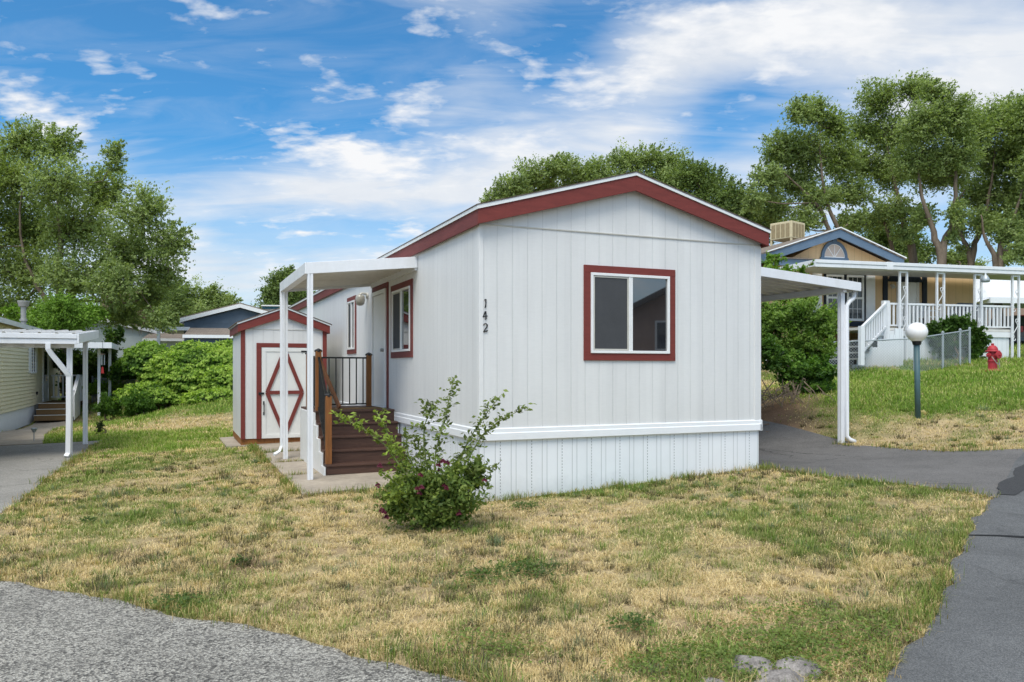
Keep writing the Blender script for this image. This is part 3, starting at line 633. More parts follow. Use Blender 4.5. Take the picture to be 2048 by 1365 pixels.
# ---- garden shed
SB = 8.3; sz = .04
sh = thing('garden_shed', 'small white garden shed with red brown trim and diamond braced door', 'shed', (*H(-2.13, SB), sz), 23.2)
sw = 1.74; sd = 2.6
MB().prism([(0,.12),(sw,.12),(sw,2.40),(sw/2,2.70),(0,2.40)], 0, sd).build('wall', M['siding'], sh)
MB().box(.0, sw, .02, sd, -.02, .119).build('skid_base', M['post'], sh)
MB().box(.06, sw-.06, -.010, .01, 2.40, 2.413).build('seam_flashing', M['brass'], sh)
for x0, x1 in ((-.012, .075), (sw-.075, sw+.012)): MB().box(x0, x1, -.018, .005, .11, 2.41).build('corner_trim', M['red'], sh, bevel=.003)
MB().prism([(-.07,2.34),(sw/2,2.665),(sw/2,2.85),(-.07,2.50)], -.075, -.05).build('gable_fascia', M['red'], sh, bevel=.003)
MB().prism([(sw+.07,2.34),(sw+.07,2.50),(sw/2,2.85),(sw/2,2.665)], -.0748, -.0498).build('gable_fascia', M['red'], sh, bevel=.003)
for x0 in (-.07, sw+.05): MB().box(x0, x0+.02, -.0495, sd+.05, 2.338, 2.498).build('eave_fascia', M['red_faded'], sh)
d = MB(); d.prism([(-.085,2.498),(sw/2,2.855),(sw/2,2.885),(-.085,2.528)], -.09, sd+.07); d.prism([(sw+.085,2.498),(sw+.085,2.528),(sw/2+.001,2.885),(sw/2+.001,2.855)], -.09, sd+.07); d.build('drip_edge', M['metal_edge'], sh)
d = MB(); d.prism([(-.11,2.522),(sw/2,2.887),(sw/2,2.905),(-.11,2.540)], -.10, sd+.09); d.prism([(sw+.11,2.522),(sw+.11,2.540),(sw/2+.001,2.905),(sw/2+.001,2.887)], -.10, sd+.09); d.build('roof', M['roof'], sh)
MB().prism([(-.05,2.402),(sw+.05,2.402),(sw+.05,2.49),(sw/2,2.84),(-.05,2.49)], .002, sd+.04).build('soffit', M['band'], sh)
d0, d1, dz0, dz1 = .40, 1.34, .115, 2.03
t_ = MB(); t_.box(d0-.10, d0, -.022, .004, .11, dz1+.09); t_.box(d1, d1+.09, -.022, .004, .11, dz1+.09); t_.box(d0, d1, -.0215, .004, dz1, dz1+.09)
dr = t_.build('door', M['red'], sh, bevel=.003)
t_ = MB(); t_.box(d0+.004, d1-.004, -.014, .003, dz0, dz1-.004); t_.box(d0+.01, d1-.01, -.026, -.014, dz0+.005, dz0+.085); t_.box(d0+.01, d1-.01, -.026, -.014, dz1-.09, dz1-.01); t_.box(d0+.01, d0+.09, -.0255, -.014, dz0+.085, dz1-.09); t_.box(d1-.09, d1-.01, -.0255, -.014, dz0+.085, dz1-.09)
t_.build('door_leaf', M['door'], dr, bevel=.003)
cx_ = (d0+d1)/2; zc_ = 1.08; hw = .36
br = MB()
for sx in (-1, 1):
    for sz_ in (-1, 1): br.bar((cx_+sx*.02, -.030, zc_+sz_*.86), (cx_+sx*hw, -.030, zc_), .024, .075)
br.box(cx_-hw+.02, cx_+hw-.02, -.0435, -.020, zc_-.036, zc_+.036); br.build('brace', M['red'], dr)
hd = MB(); hd.tube([(d0+.045,-.03,.86),(d0+.045,-.07,.84),(d0+.045,-.07,.66),(d0+.045,-.03,.64)], .011, 6); hd.box(d0+.03,d0+.06,-.033,-.026,.61,.67); hd.box(d0+.03,d0+.06,-.033,-.026,.83,.90); hd.build('handle', M['black'], dr)
MB().box(d0-.06, d0+.05, -.045, -.023, 1.04, 1.085).build('latch', M['black'], dr)
for z_ in (.16, 1.93): MB().box(d1-.13, d1+.05, -.034, -.0262, z_, z_+.035).build('hinge', M['black'], dr)

# ------------------------------------------------------------------ the cream home on the left
lz = -.32
lh = thing('mobile_home', 'cream lap sided mobile home with white skirting and a small window by its door', 'mobile home', (*Lf(0, 0), lz), 23.2)
mb = MB(); c0 = .27-lz-.02; zt = 3.0-lz; n_ = int((zt-c0)/.122)+1
vs = []; prof = []
for i in range(n_):
    z_ = c0+.122*i; prof += [(.0, z_), (.026, z_+.001), (.024, z_+.012), (.0, z_+.121)]
mb.add([(x, -26, z) for x, z in prof]+[(x, 6.3, z) for x, z in prof], [(i, i+1, i+1+len(prof), i+len(prof)) for i in range(len(prof)-1)])
mb.box(-4.5, -.002, -26, 6.3, c0, zt); mb.build('wall', M['lapc'], lh)
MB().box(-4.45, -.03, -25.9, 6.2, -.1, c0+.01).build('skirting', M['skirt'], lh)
MB().box(-.02, .035, 6.22, 6.33, c0, zt).build('corner_trim', M['vinyl'], lh)
MB().prism([(.22,zt),(.22,zt+.09),(-2.25,zt+.62),(-4.72,zt+.09),(-4.72,zt)], -26.2, 6.5).build('roof', M['roof_grey'], lh)
MB().box(.221, .26, -26.2, 6.5, zt-.04, zt+.11).build('fascia', M['white'], lh)
def lwin(y0, y1, z0, z1):
    w = MB(lambda p: (p[1], p[0], p[2])); w.box(y0, y1, .0, .05, z1, z1+.06); w.box(y0, y1, .0, .055, z0-.06, z0); w.box(y0, y0+.06, .0, .05, z0, z1); w.box(y1-.06, y1, .0, .05, z0, z1); w.box((y0+y1)/2-.02, (y0+y1)/2+.02, .0, .045, z0, z1)
    w = w.build('window', M['vinyl'], lh)
    MB().box(.0, .022, y0+.06, y1-.06, z0, z1).build('pane', M['glass_soft'], w)
    for a_, b_ in ((y0-.36, y0-.01), (y1+.01, y1+.36)): MB().box(.012, .040, a_, b_, z0-.03, z1+.03).build('shutter', M['vinyl'], w)
lwin(-1.45, -.35, 1.50-lz, 2.75-lz)
w = MB(); w.box(.0, .05, 1.37, 1.47, .28-lz, 2.55-lz); w.box(.0, .05, 2.73, 2.83, .28-lz, 2.55-lz); w.box(.0, .05, 1.47, 2.73, 2.45-lz, 2.55-lz); dd = w.build('door', M['vinyl'], lh)
MB().box(.0, .03, 1.47, 2.73, .28-lz, 2.45-lz).build('door_leaf', M['door'], dd); MB().box(.03, .034, 1.7, 2.5, 1.1-lz, 2.3-lz).build('pane', M['glass_soft'], dd)
MB().box(.016, .06, -.2, -.05, .62-lz, .74-lz).build('outlet', M['tyre'], lh)
ch = MB(); cc_ = at(47, 650, 27.5); o_ = Vector((cc_[0]-Lf(0,0)[0], cc_[1]-Lf(0,0)[1])); loc = (o_.x*CA+o_.y*SA, -o_.x*SA+o_.y*CA)
ch.lathe([(.34,.0),(.30,.10),(.17,.20),(.085,.24),(.085,.34),(.12,.35),(.12,.42),(.085,.43),(.085,.84),(.15,.86),(.16,.90),(.19,1.02),(.19,1.06),(.05,1.07)], (loc[0], loc[1], cc_[2]-lz-.22), 20); ch.build('roof_vent', M['vent'], lh, smooth=False)

lc = thing('carport', 'white carport with ribbed metal roof beside the cream home', 'carport', (*Lf(2.9, -16.3), -.2), 23.2)
A4 = lambda p: (p[0]-2.9, p[1]+16.3, p[2]+.2)
zr = lambda y: 2.33+(y+16.6)*.055
pan_ = MB(A4); pr = []
x = .0
while x < 3.0: pr += [(x,0),(x+.2,0),(x+.23,.045),(x+.28,.045),(x+.305,0)]; x += .305
pan_.add([(a_, -16.55, zr(-16.55)-.02+d_) for a_, d_ in pr]+[(a_, -12.2, zr(-12.2)-.02+d_) for a_, d_ in pr], [(i, i+1, i+1+len(pr), i+len(pr)) for i in range(len(pr)-1)]); pan_.build('roof_pan', M['pan'], lc, solid=.004)
f_ = MB(A4); f_.box(.02, 3.06, -16.62, -16.56, zr(-16.6)-.21, zr(-16.6)-.105); f_.box(.02, 3.06, -16.64, -16.56, zr(-16.6)-.10, zr(-16.6)+.0); f_.build('gutter', M['white'], lc, bevel=.006)
f_ = MB(A4); f_.prism([(-16.64,zr(-16.6)-.20),(-12.2,zr(-12.2)-.17),(-12.2,zr(-12.2)+.02),(-16.64,zr(-16.6)+.0)], 3.062, 3.10, 'x'); f_.build('fascia', M['white'], lc, bevel=.004)
MB(A4).box(.02, 2.98, -16.40, -16.28, zr(-16.3)-.30, zr(-16.3)-.20).build('beam', M['pan'], lc, bevel=.004)
MB(A4).box(.02, 2.98, -13.35, -13.25, zr(-13.3)-.26, zr(-13.3)-.05).build('beam', M['pan'], lc, bevel=.004)
for y_ in (-16.34, -13.3): square_post(MB(A4), 2.90, y_, tz(*Lf(2.9, y_))-.02, zr(y_)-.24, .10).build('post', M['white'], lc)
MB(A4).tube([(2.55,-16.60,zr(-16.6)-.2),(2.55,-16.60,2.02),(2.60,-16.58,1.93),(2.86,-16.50,1.55),(2.90,-16.48,1.46),(2.90,-16.48,.6),(2.89,-16.48,tz(*Lf(2.9,-16.4))+.1),(2.86,-16.55,tz(*Lf(2.9,-16.4))+.02)], .062, 4).build('downspout', M['white'], lc)
hk = at(45, 680, 15.0)
mb = MB(A4); mb.tube([(1.30,-16.66,2.12),(1.33,-16.67,2.24),(1.36,-16.67,2.31),(1.32,-16.67,2.345),(1.28,-16.67,2.31)], .010, 6); mb.build('hook', M['black'], lc)

l2 = thing('patio_cover', 'small white flat cover on slim posts behind the neighbour carport', 'patio cover', (*Lf(2.2, .6), -.28), 23.2)
A5 = lambda p: (p[0]-2.2, p[1]-.6, p[2]+.28)
MB(A5).box(.05, 2.6, -.9, 3.2, 2.50, 2.52).build('roof_pan', M['pan'], l2)
f_ = MB(A5); f_.box(.05, 2.64, -.96, -.901, 2.40, 2.62); f_.box(2.601, 2.64, -.9, 3.2, 2.40, 2.62); f_.build('fascia', M['white'], l2, bevel=.004)
for x_, y_ in ((2.12, .1), (2.42, 1.25)): square_post(MB(A5), x_, y_, tz(*Lf(x_, y_))-.05, 2.50, .10).build('post', M['white'], l2)
ls = thing('entry_steps', 'brown carpeted steps with white railing at the door of the cream home', 'steps', (*Lf(.7, -1.4), -.3), 23.2)
A6 = lambda p: (p[0]-.7, p[1]+1.4, p[2]+.3)
for k in range(3):
    MB(A6).box(.12, 1.30, -1.4+.5*k, .7 if k < 2 else 3.2, -.3+.2*k, -.115+.2*k).build('step', M['carpet'], ls)
    MB(A6).box(.11, 1.31, -1.42+.5*k, -1.34+.5*k, -.114+.2*k, -.095+.2*k).build('nosing', M['pan'], ls)
for y_, z0_, z1_ in ((-.9,-.2,.75),(.5,.3,1.35),(3.1,.3,1.35)): MB(A6).box(1.30, 1.39, y_, y_+.09, z0_, z1_).build('newel_post', M['white'], ls)
MB(A6).prism([(-1.3,-.3),(-1.3,.62),(.5,1.35),(.59,1.35),(.59,-.2)], 1.391, 1.42, 'x').build('side_panel', M['vinyl'], ls)
MB(A6).bar((1.345,-.86,.78), (1.345,.55,1.36), .08, .05).build('top_rail', M['white'], ls)
MB(A6).box(.10, 1.39, 3.10, 3.17, 1.30, 1.36).build('top_rail', M['white'], ls); MB(A6).box(1.31, 1.38, .55, 3.1, 1.30, 1.36).build('top_rail', M['white'], ls); MB(A6).box(.10, 1.30, 3.11, 3.16, .40, .45).build('bottom_rail', M['white'], ls)
for i in range(7): MB(A6).box(.16+.17*i, .215+.17*i, 3.115, 3.155, .45, 1.30).build('baluster', M['white'], ls)
for i in range(8): MB(A6).box(1.325, 1.365, .75+.3*i, .80+.3*i, .3, 1.30).build('baluster', M['white'], ls)

def chain_fence(name, label, pts, h, post_r=.03, mesh_mat='galv', sp=.085, wr=.0032, mids=()):
    """pts: list of (x,y,z) corner feet"""
    r = thing(name, label, 'fence', pts[0]); o = pts[0]
    P = [Vector(rel(p, o)) for p in pts]
    for p in P+[P[i].lerp(P[i+1], t_) for i, t_ in mids]:
        q = MB().tube([p-Vector((0,0,.1)), p+Vector((0,0,h+.05))], post_r, 10).build('post', M['galv'], r)
        MB().lathe([(post_r*1.25,h+.03),(post_r*1.25,h+.07),(.004,h+.10)], tuple(p), 10).build('cap', M['galv'], q)
    for a_, b_ in zip(P[:-1], P[1:]):
        MB().tube([a_+Vector((0,0,h)), b_+Vector((0,0,h))], .021, 8).build('top_rail', M['galv'], r)
        L_ = (b_-a_).length; n_ = int((L_+h)/sp); mb = MB(); at_ = lambda s, z: a_.lerp(b_, s/L_)+Vector((0,0,z))
        for i in range(n_+1):
            for sg in (1, -1):
                s0 = i*sp-h if sg > 0 else i*sp; s1 = s0+h*sg
                z0_, z1_ = 0.03, h
                lo, hi = max(0, min(s0, s1)), min(L_, max(s0, s1))
                if hi-lo < .02: continue
                za = lambda s: .03+(h-.03)*abs((s-s0)/h)
                mb.tube([at_(lo, za(lo)), at_(hi, za(hi))], wr, 3, False)
        mb.build('wire_mesh', M[mesh_mat], r)
    return r
chain_fence('chain_link_fence', 'low chain link fence before the vine covered bank on the left', [(*Lf(1.6,3.4), tz(*Lf(1.6,3.4))), (-14.6, 31.2, tz(-14.6,31.2))], 1.05, sp=.10, wr=.007)

mx = thing('meter_box', 'grey electric meter box on posts behind the white carport posts', 'meter box', (*Lf(2.55, 2.3), tz(*Lf(2.55, 2.3))), 23.2)
MB().box(-.22, .22, -.1, .1, .55, 1.25).build('cabinet', M['vent'], mx, bevel=.01)
for x_ in (-.16, .16): MB().box(x_-.03, x_+.03, -.03, .03, -.1, .549).build('leg', M['galv'], mx)
MB().tube([(0,-.101,1.05),(0,-.19,1.05)], .085, 16).build('meter_dial', M['glass_soft'], mx)
p_ = at(205, 695, 30.0); wc = thing('wind_chime', 'wind chime with a red sail hanging under the small patio cover', 'wind chime', p_)
MB().lathe([(.10,-.28),(.10,-.25)], (0,0,0), 14).build('ring', M['bark'], wc); MB().tube([(0,0,.25),(0,0,-.95)], .006, 5).build('cord', M['black'], wc)
for k in range(5):
    t_ = k*1.257; MB().tube([(.08*math.cos(t_),.08*math.sin(t_),-.3),(.08*math.cos(t_),.08*math.sin(t_),-.68)], .012, 6).build('tube', M['galv'], wc)
MB().prism([(-.06,-1.0),(.06,-1.0),(.03,-.75),(-.03,-.75)], -.006, .006).build('sail', M['chime'], wc)

# ------------------------------------------------------------------ homes behind on the left
def far_house(name, label, cat, p, rz, hw, depth, eave, peak, wall, fascia, roofm, base=-1.0, over=.18, extra=None, fh=.2):
    r = thing(name, label, cat, p, rz)
    MB().prism([(-hw,base),(hw,base),(hw,eave),(0,peak),(-hw,eave)], 0, depth).build('wall', M[wall], r)
    k = (peak-eave)/hw; e2 = eave-k*over
    d = MB(); d.prism([(-hw-over,e2+.02),(0,peak+.02),(0,peak+.02+fh),(-hw-over,e2+.02+fh)], -.25, -.20); d.prism([(hw+over,e2+.02),(hw+over,e2+.02+fh),(.001,peak+.02+fh),(.001,peak+.02)], -.25, -.20); d.build('gable_fascia', M[fascia], r)
    d = MB(); d.prism([(-hw-over,e2+fh),(0,peak+fh),(0,peak+.08+fh),(-hw-over,e2+.08+fh)], -.22, depth+.2); d.prism([(hw+over,e2+fh),(hw+over,e2+.08+fh),(.001,peak+.08+fh),(.001,peak+fh)], -.22, depth+.2); d.build('roof', M[roofm], r)
    d = MB(); d.box(-hw-over-.03, -hw-over, -.2, depth+.2, e2, e2+fh+.06); d.box(hw+over, hw+over+.03, -.2, depth+.2, e2, e2+fh+.06); d.build('eave_fascia', M[fascia], r)
    MB().box(-hw, hw, -.012, .001, eave-.05, eave-.02).build('seam_flashing', M[wall], r)
    return r
pk = at(481, 617, 41.0); nv = far_house('mobile_home', 'navy blue mobile home with white roof fascia behind the shed', 'mobile home', (pk[0], pk[1], 2.2), 14, 2.75, 12, at(372, 646, 41)[2]-2.2, pk[2]-2.2, 'navy', 'white', 'roof_grey')
pk = at(205, 645, 46.0); ph = far_house('mobile_home', 'pale blue grey mobile home with white fascia beyond the vines', 'mobile home', (pk[0], pk[1], 1.9), 32, 3.1, 10, at(300, 668, 46)[2]-1.9, pk[2]-1.9, 'pale', 'white', 'roof_grey')
for y_ in (1.2, 3.0):
    w = MB().box(3.1, 3.14, y_, y_+.9, .9, 2.1).build('window', M['vinyl'], ph); MB().box(3.14, 3.15, y_+.1, y_+.8, 1.0, 2.0).build('pane', M['glass_soft'], w)
q_ = at(418, 676, 37.0); ns = thing('tool_shed', 'low navy tool shed with brown shingle roof before the navy home', 'shed', (q_[0], q_[1], 2.0), 10)
e_ = at(418, 676, 37)[2]-2.0; MB().box(-1.05, 1.25, 0, 2, -1, e_+.05).build('wall', M['navy'], ns)
MB().prism([(-.15,e_+.10),(1.2,e_+.52),(2.2,e_+.10)], -1.12, 1.32, 'x').build('roof', M['roof_grey_y'], ns); MB().box(-1.14, 1.34, -.19, -.151, e_-.02, e_+.13).build('fascia', M['white'], ns)
q_ = at(345, 660, 40.0); nc = thing('carport', 'flat white carport attached beside the navy home', 'carport', (q_[0], q_[1], 2.0), 14)
z_ = q_[2]-2.0; MB().box(-.75, .85, -.2, 5, z_, z_+.03).build('roof_pan', M['pan'], nc); MB().box(-.8, .86, -.26, -.201, z_-.04, z_+.14).build('fascia', M['white'], nc); MB().box(-.8, -.751, -.2, 5, z_-.04, z_+.14).build('gutter', M['white'], nc)
for x_, y_ in ((-.65, -.05), (.55, 1.5)): MB().box(x_-.07, x_+.07, y_-.07, y_+.07, -1, z_-.002).build('post', M['white'], nc)
q_ = at(353, 683, 46.0); lw = thing('mobile_home', 'low white roofed mobile home under the far carport', 'mobile home', (q_[0], q_[1], 2.3), 14)
MB().box(-1.6, 2.5, 0, 6, -.5, q_[2]-2.3).build('wall', M['pale'], lw); MB().box(-1.8, 2.7, -.3, 6.2, q_[2]-2.3, q_[2]-2.15).build('fascia', M['white'], lw); MB().prism([(-.28,q_[2]-2.149),(3,q_[2]-1.55),(6,q_[2]-2.149)], -1.8, 2.7, 'x').build('roof', M['roof_grey_y'], lw)
q_ = at(566, 622, 50.0); th = thing('mobile_home', 'white mobile home with teal trim just above the shed roof', 'mobile home', (q_[0], q_[1], 2.6), 10)
z_ = q_[2]-2.6; MB().box(-1.15, 6, 0, 6, -.5, z_+.25).build('wall', M['vinyl'], th); MB().box(-1.25, 6.1, -.12, -.02, z_+.10, z_+.26).build('eave_trim', M['teal'], th); MB().box(-1.24, -1.12, -.119, -.02, -.5, z_+.099).build('corner_trim', M['teal'], th); MB().box(-1.3, 6.2, -.25, 6.1, z_+.262, z_+.34).build('roof', M['metal_edge'], th)

# ------------------------------------------------------------------ the tan home on the right
NZ = 1.4
nh = thing('house', 'tan house with slate blue trim, fan window gable and covered porch', 'house', (*Nf(0, 0), NZ), NA)
T = lambda p: (p[0], p[1], p[2]-NZ); X = lambda: MB(T)
X().prism([(-.1,1.2),(7.75,1.2),(7.75,5.0),(4.3,5.2),(1.86,6.08),(-.1,5.1)], 0, 11).build('wall', M['tan'], nh)
GP, GL, GRt, ey = 6.29, -.85, 4.25, -.42
f_ = X(); f_.prism([(GL,5.10),(1.86,5.98),(1.86,6.25),(GL,5.36)], ey, ey+.05); f_.prism([(GRt+.15,5.10),(GRt+.15,5.34),(1.861,6.25),(1.861,5.98)], ey, ey+.05); f_.build('gable_fascia', M['blue'], nh)
f_ = X(); f_.prism([(GL-.03,5.35),(1.86,6.252),(1.86,6.31),(GL-.03,5.41)], ey-.03, 11.3); f_.prism([(GRt+.2,5.33),(GRt+.2,5.39),(1.861,6.31),(1.861,6.252)], ey-.03, 11.3); f_.build('roof', M['roof_grey'], nh)
f_ = X(); f_.prism([(GL-.04,5.385),(1.86,6.29),(1.86,6.325),(GL-.04,5.42)], ey-.055, ey-.031); f_.prism([(GRt+.21,5.365),(GRt+.21,5.40),(1.861,6.325),(1.861,6.29)], ey-.055, ey-.031); f_.build('drip_edge', M['metal_edge'], nh)
X().prism([(3.6,5.32),(8.0,4.86),(8.0,4.94),(3.6,5.42)], .4, 11.2).build('side_roof', M['roof_grey'], nh)
f_ = X(); f_.box(-.95, -.9, -.4, 11, 5.06, 5.34); f_.box(-.9, 1.05, -.42, -.37, 4.98, 5.20); f_.build('eave_fascia', M['blue'], nh)
X().prism([(-.9,5.205),(1.1,5.205),(1.1,5.23),(-.9,5.23)], -.50, .02).build('pent_roof', M['roof_grey'], nh)
# half round fan window
ac = (1.93, 5.36); ar = .40
pts = [(ac[0]+math.cos(t_)*ar, ac[1]+math.sin(t_)*ar*1.15) for t_ in np.linspace(0, math.pi, 17)]
out = [(ac[0]+math.cos(t_)*(ar+.11), ac[1]-.0+math.sin(t_)*(ar*1.15+.11)) for t_ in np.linspace(0, math.pi, 17)]
f_ = X()
for i in range(16): f_.add([(p_[0], y_, p_[1]) for y_ in (-.06, .0) for p_ in (pts[i], pts[i+1], out[i+1], out[i])], [(0,1,2,3),(7,6,5,4),(0,4,5,1),(1,5,6,2),(2,6,7,3),(3,7,4,0)])
f_.box(ac[0]-ar-.15, ac[0]+ar+.15, -.062, .0, ac[1]-.11, ac[1]-.001); f_.box(ac[0]-.08, ac[0]+.08, -.075, .0, ac[1]+ar*1.15+.02, ac[1]+ar*1.15+.17)
fw = f_.build('fan_window', M['blue'], nh)
X().prism(pts, -.03, .0).build('pane', plain('fan_pane', (.55,.45,.38), .3, .5, .1, 3), fw)
f_ = X(); f_.box(ac[0]-ar, ac[0]+ar, -.045, -.031, ac[1], ac[1]+.03)
for t_ in (R(50), R(90), R(130)): f_.bar((ac[0],-.038,ac[1]), (ac[0]+math.cos(t_)*ar*.98,-.038,ac[1]+math.sin(t_)*ar*1.12), .014, .022)
for i in range(16): f_.bar((pts[i][0],-.038,pts[i][1]), (pts[i+1][0],-.038,pts[i+1][1]), .014, .03)
f_.build('muntin', M['vinyl'], fw)
# twin grid windows with shutters
for x0_, x1_ in ((1.62, 2.30), (2.42, 3.10)):
    f_ = X(); f_.box(x0_, x1_, -.05, .0, 4.72, 4.80); f_.box(x0_, x1_, -.05, .0, 3.24, 3.32); f_.box(x0_, x0_+.07, -.048, .0, 3.32, 4.72); f_.box(x1_-.07, x1_, -.048, .0, 3.32, 4.72); f_.box(x0_+.07, x1_-.07, -.046, .0, 3.98, 4.05)
    w = f_.build('window', M['vinyl'], nh); X().box(x0_+.07, x1_-.07, -.018, .0, 3.32, 4.72).build('pane', M['glass_soft'], w)
    f_ = X()
    for i in (1, 2): f_.box(x0_+.07+(x1_-x0_-.14)*i/3-.008, x0_+.07+(x1_-x0_-.14)*i/3+.008, -.026, -.019, 3.32, 4.72)
    for z_ in (3.65, 4.38): f_.box(x0_+.07, x1_-.07, -.0255, -.019, z_-.008, z_+.008)
    f_.build('muntin', M['vinyl'], w)
f_ = X(); f_.box(1.45, 3.22, -.08, .0, 4.82, 5.0); f_.box(1.50, 3.17, -.10, .0, 5.0, 5.08); f_.box(1.52, 3.18, -.07, .0, 3.05, 3.22); f_.box(2.305, 2.415, -.04, .0, 3.24, 4.80); f_.box(1.54, 1.615, -.04, .0, 3.24, 4.80); f_.box(3.105, 3.17, -.04, .0, 3.24, 4.80); f_.build('window_trim', M['darkblue'], nh)
for x0_ in (1.10, 3.20): f_ = X(); f_.box(x0_, x0_+.36, -.03, .0, 3.24, 4.80); f_.box(x0_+.05, x0_+.31, -.036, -.03, 3.34, 3.95); f_.box(x0_+.05, x0_+.31, -.036, -.03, 4.07, 4.70); f_.build('shutter', M['vinyl'], nh)
for x_ in (3.88, 5.50): X().box(x_, x_+.17, -.06, .0, 2.9, 4.95).build('pilaster', M['darkblue'], nh)
X().prism([(4.05,4.62),(5.50,4.62),(5.35,4.84),(4.2,4.84)], -.07, .0).build('door_head', M['darkblue'], nh)
f_ = X(); f_.box(4.44, 4.54, -.04, .0, 2.88, 4.80); f_.box(5.26, 5.36, -.04, .0, 2.88, 4.80); f_.box(4.54, 5.26, -.04, .0, 4.70, 4.80); dd = f_.build('door', M['pan'], nh)
f_ = X(); f_.box(4.54, 5.26, -.02, .0, 2.88, 4.70)
for x_ in (4.62, 4.94):
    for z0_, z1_ in ((3.0,3.5),(3.62,4.12),(4.25,4.55)): f_.box(x_, x_+.24, -.028, -.02, z0_, z1_)
f_.build('door_leaf', M['door'], dd); X().lathe([(.03,0),(.035,.03),(.02,.06)], (4.6,-.05,3.8), 10).build('handle', M['vent'], dd)
X().tube([(4.2,-.02,4.48),(4.2,-.12,4.48),(4.2,-.16,4.40)], [.04,.05,.07], 10).build('porch_light', M['brass'], nh)
X().box(-.1, 7.8, -.03, 11, 1.0, 2.55).build('skirting', M['skirt'], nh)

ck = at(1575, 463, 30.0); cl = thing('evaporative_cooler', 'beige box cooler with louvred sides on the tan house roof', 'roof cooler', (ck[0], ck[1], 5.55), NA+24)
MB().box(-.46, .46, -.46, .46, .98, 1.62).build('cabinet', M['beige'], cl, bevel=.02)
for k in range(4):
    r_ = R(90*k); tfk = lambda p, r_=r_: (p[0]*math.cos(r_)-p[1]*math.sin(r_), p[0]*math.sin(r_)+p[1]*math.cos(r_), p[2])
    for j in range(4): MB(tfk).box(-.39+.20*j, -.23+.20*j, -.468, -.459, 1.03, 1.54).build('louvre', M['louvre'], cl)
for x_ in (-.42, .42):
    for y_ in (-.42, .42): MB().box(x_-.03, x_+.03, y_-.03, y_+.03, -.1, .979).build('leg', M['beige'], cl)

pc = thing('porch_cover', 'long white flat porch cover on scroll iron posts before the tan house', 'porch cover', (*Nf(2.6, -2.3), tz(*Nf(2.6, -2.3))), NA)
pz = tz(*Nf(2.6, -2.3)); P_ = lambda p: (p[0]-2.6, p[1]+2.3, p[2]-pz)
f_ = MB(P_); f_.box(-.52, 12, -2.44, -2.40, 4.80, 4.90); f_.box(-.52, 12, -2.42, -2.38, 4.68, 4.795); f_.box(2.0, 2.22, -2.45, -2.41, 4.67, 4.91); f_.box(-.52, -.48, -2.379, -.1, 4.70, 4.90); f_.build('gutter', M['white'], pc, bevel=.006)
MB(P_).box(-.47, 12, -2.379, -.1, 4.80, 4.83).build('roof_pan', M['pan'], pc)
MB(P_).box(-.3, 12, -2.33, -2.23, 4.66, 4.799).build('beam', M['pan'], pc)
for x_ in (2.72, 4.12, 5.58, 7.08, 8.6):
    z0_ = tz(*Nf(x_, -2.3))-.05; zt_ = 4.66
    pp_ = MB(P_); pp_.box(x_-.16, x_-.105, -2.32, -2.26, z0_, zt_); pp_.box(x_+.105, x_+.16, -2.32, -2.26, z0_, zt_); pp_.box(x_-.105, x_+.105, -2.32, -2.26, zt_-.05, zt_-.001); pp_ = pp_.build('post', M['white'], pc)
    z_ = zt_-.55
    while z_ > z0_+.5:
        sc_pts = [(x_+.085*math.sin(t_)*(1-.25*abs(math.cos(t_))), -2.29, z_-.28*t_/math.pi) for t_ in np.linspace(0, 2*math.pi*.9, 14)]
        s1 = [(x_+.05+.045*math.cos(t_), -2.29, z_+.03+.05*math.sin(t_)) for t_ in np.linspace(-1.6, 3.6, 10)]
        s2 = [(x_-.05+.045*math.cos(t_), -2.29, z_-.58+.05*math.sin(t_)) for t_ in np.linspace(1.6, 6.6, 10)]
        m_ = MB(P_)
        for s_ in (sc_pts, s1, s2): m_.tube(s_, .012, 5)
        m_.build('scroll', M['white'], pp_); z_ -= .95
dk = thing('porch_deck', 'raised white porch deck with balustrade and stairs before the tan house', 'deck', (*Nf(2.6, -2.2), tz(*Nf(2.6, -2.2))), NA)
D_ = lambda p: (p[0]-2.6, p[1]+2.2, p[2]-pz)
MB(D_).box(1.2, 7.0, -2.2, -.05, 2.80, 2.88).build('floor', M['pan'], dk)
MB(D_).box(1.9, 6.95, -2.17, -2.14, 1.1, 2.66).build('skirting', M['skirt'], dk); MB(D_).box(6.92, 6.95, -2.139, -.05, 1.1, 2.66).build('skirting', M['skirt'], dk); MB(D_).box(1.85, 7.02, -2.215, -2.171, 2.62, 2.79).build('rim', M['band'], dk)
MB(D_).box(2.22, 7.0, -2.20, -2.14, 3.60, 3.66).build('top_rail', M['white'], dk); MB(D_).box(2.22, 7.0, -2.19, -2.15, 2.93, 2.98).build('bottom_rail', M['white'], dk)
MB(D_).box(6.94, 7.0, -2.139, -.05, 3.60, 3.66).build('top_rail', M['white'], dk); MB(D_).box(6.95, 6.99, -2.139, -.05, 2.93, 2.98).build('bottom_rail', M['white'], dk)
x_ = 2.32
while x_ < 6.95: MB(D_).box(x_-.027, x_+.027, -2.188, -2.152, 2.98, 3.60).build('baluster', M['white'], dk); x_ += .148
for i in range(10): MB(D_).box(6.952, 6.988, -2.0+.2*i, -1.95+.2*i, 2.98, 3.60).build('baluster', M['white'], dk)
for x_, y_, z0_, z1_ in ((2.22,-2.17,2.5,3.72),(2.12,-2.17,2.5,3.72),(.02,-3.75,1.7,2.82)): MB(D_).box(x_-.06, x_+.06, y_-.06, y_+.06, z0_, z1_).build('newel_post', M['white'], dk)
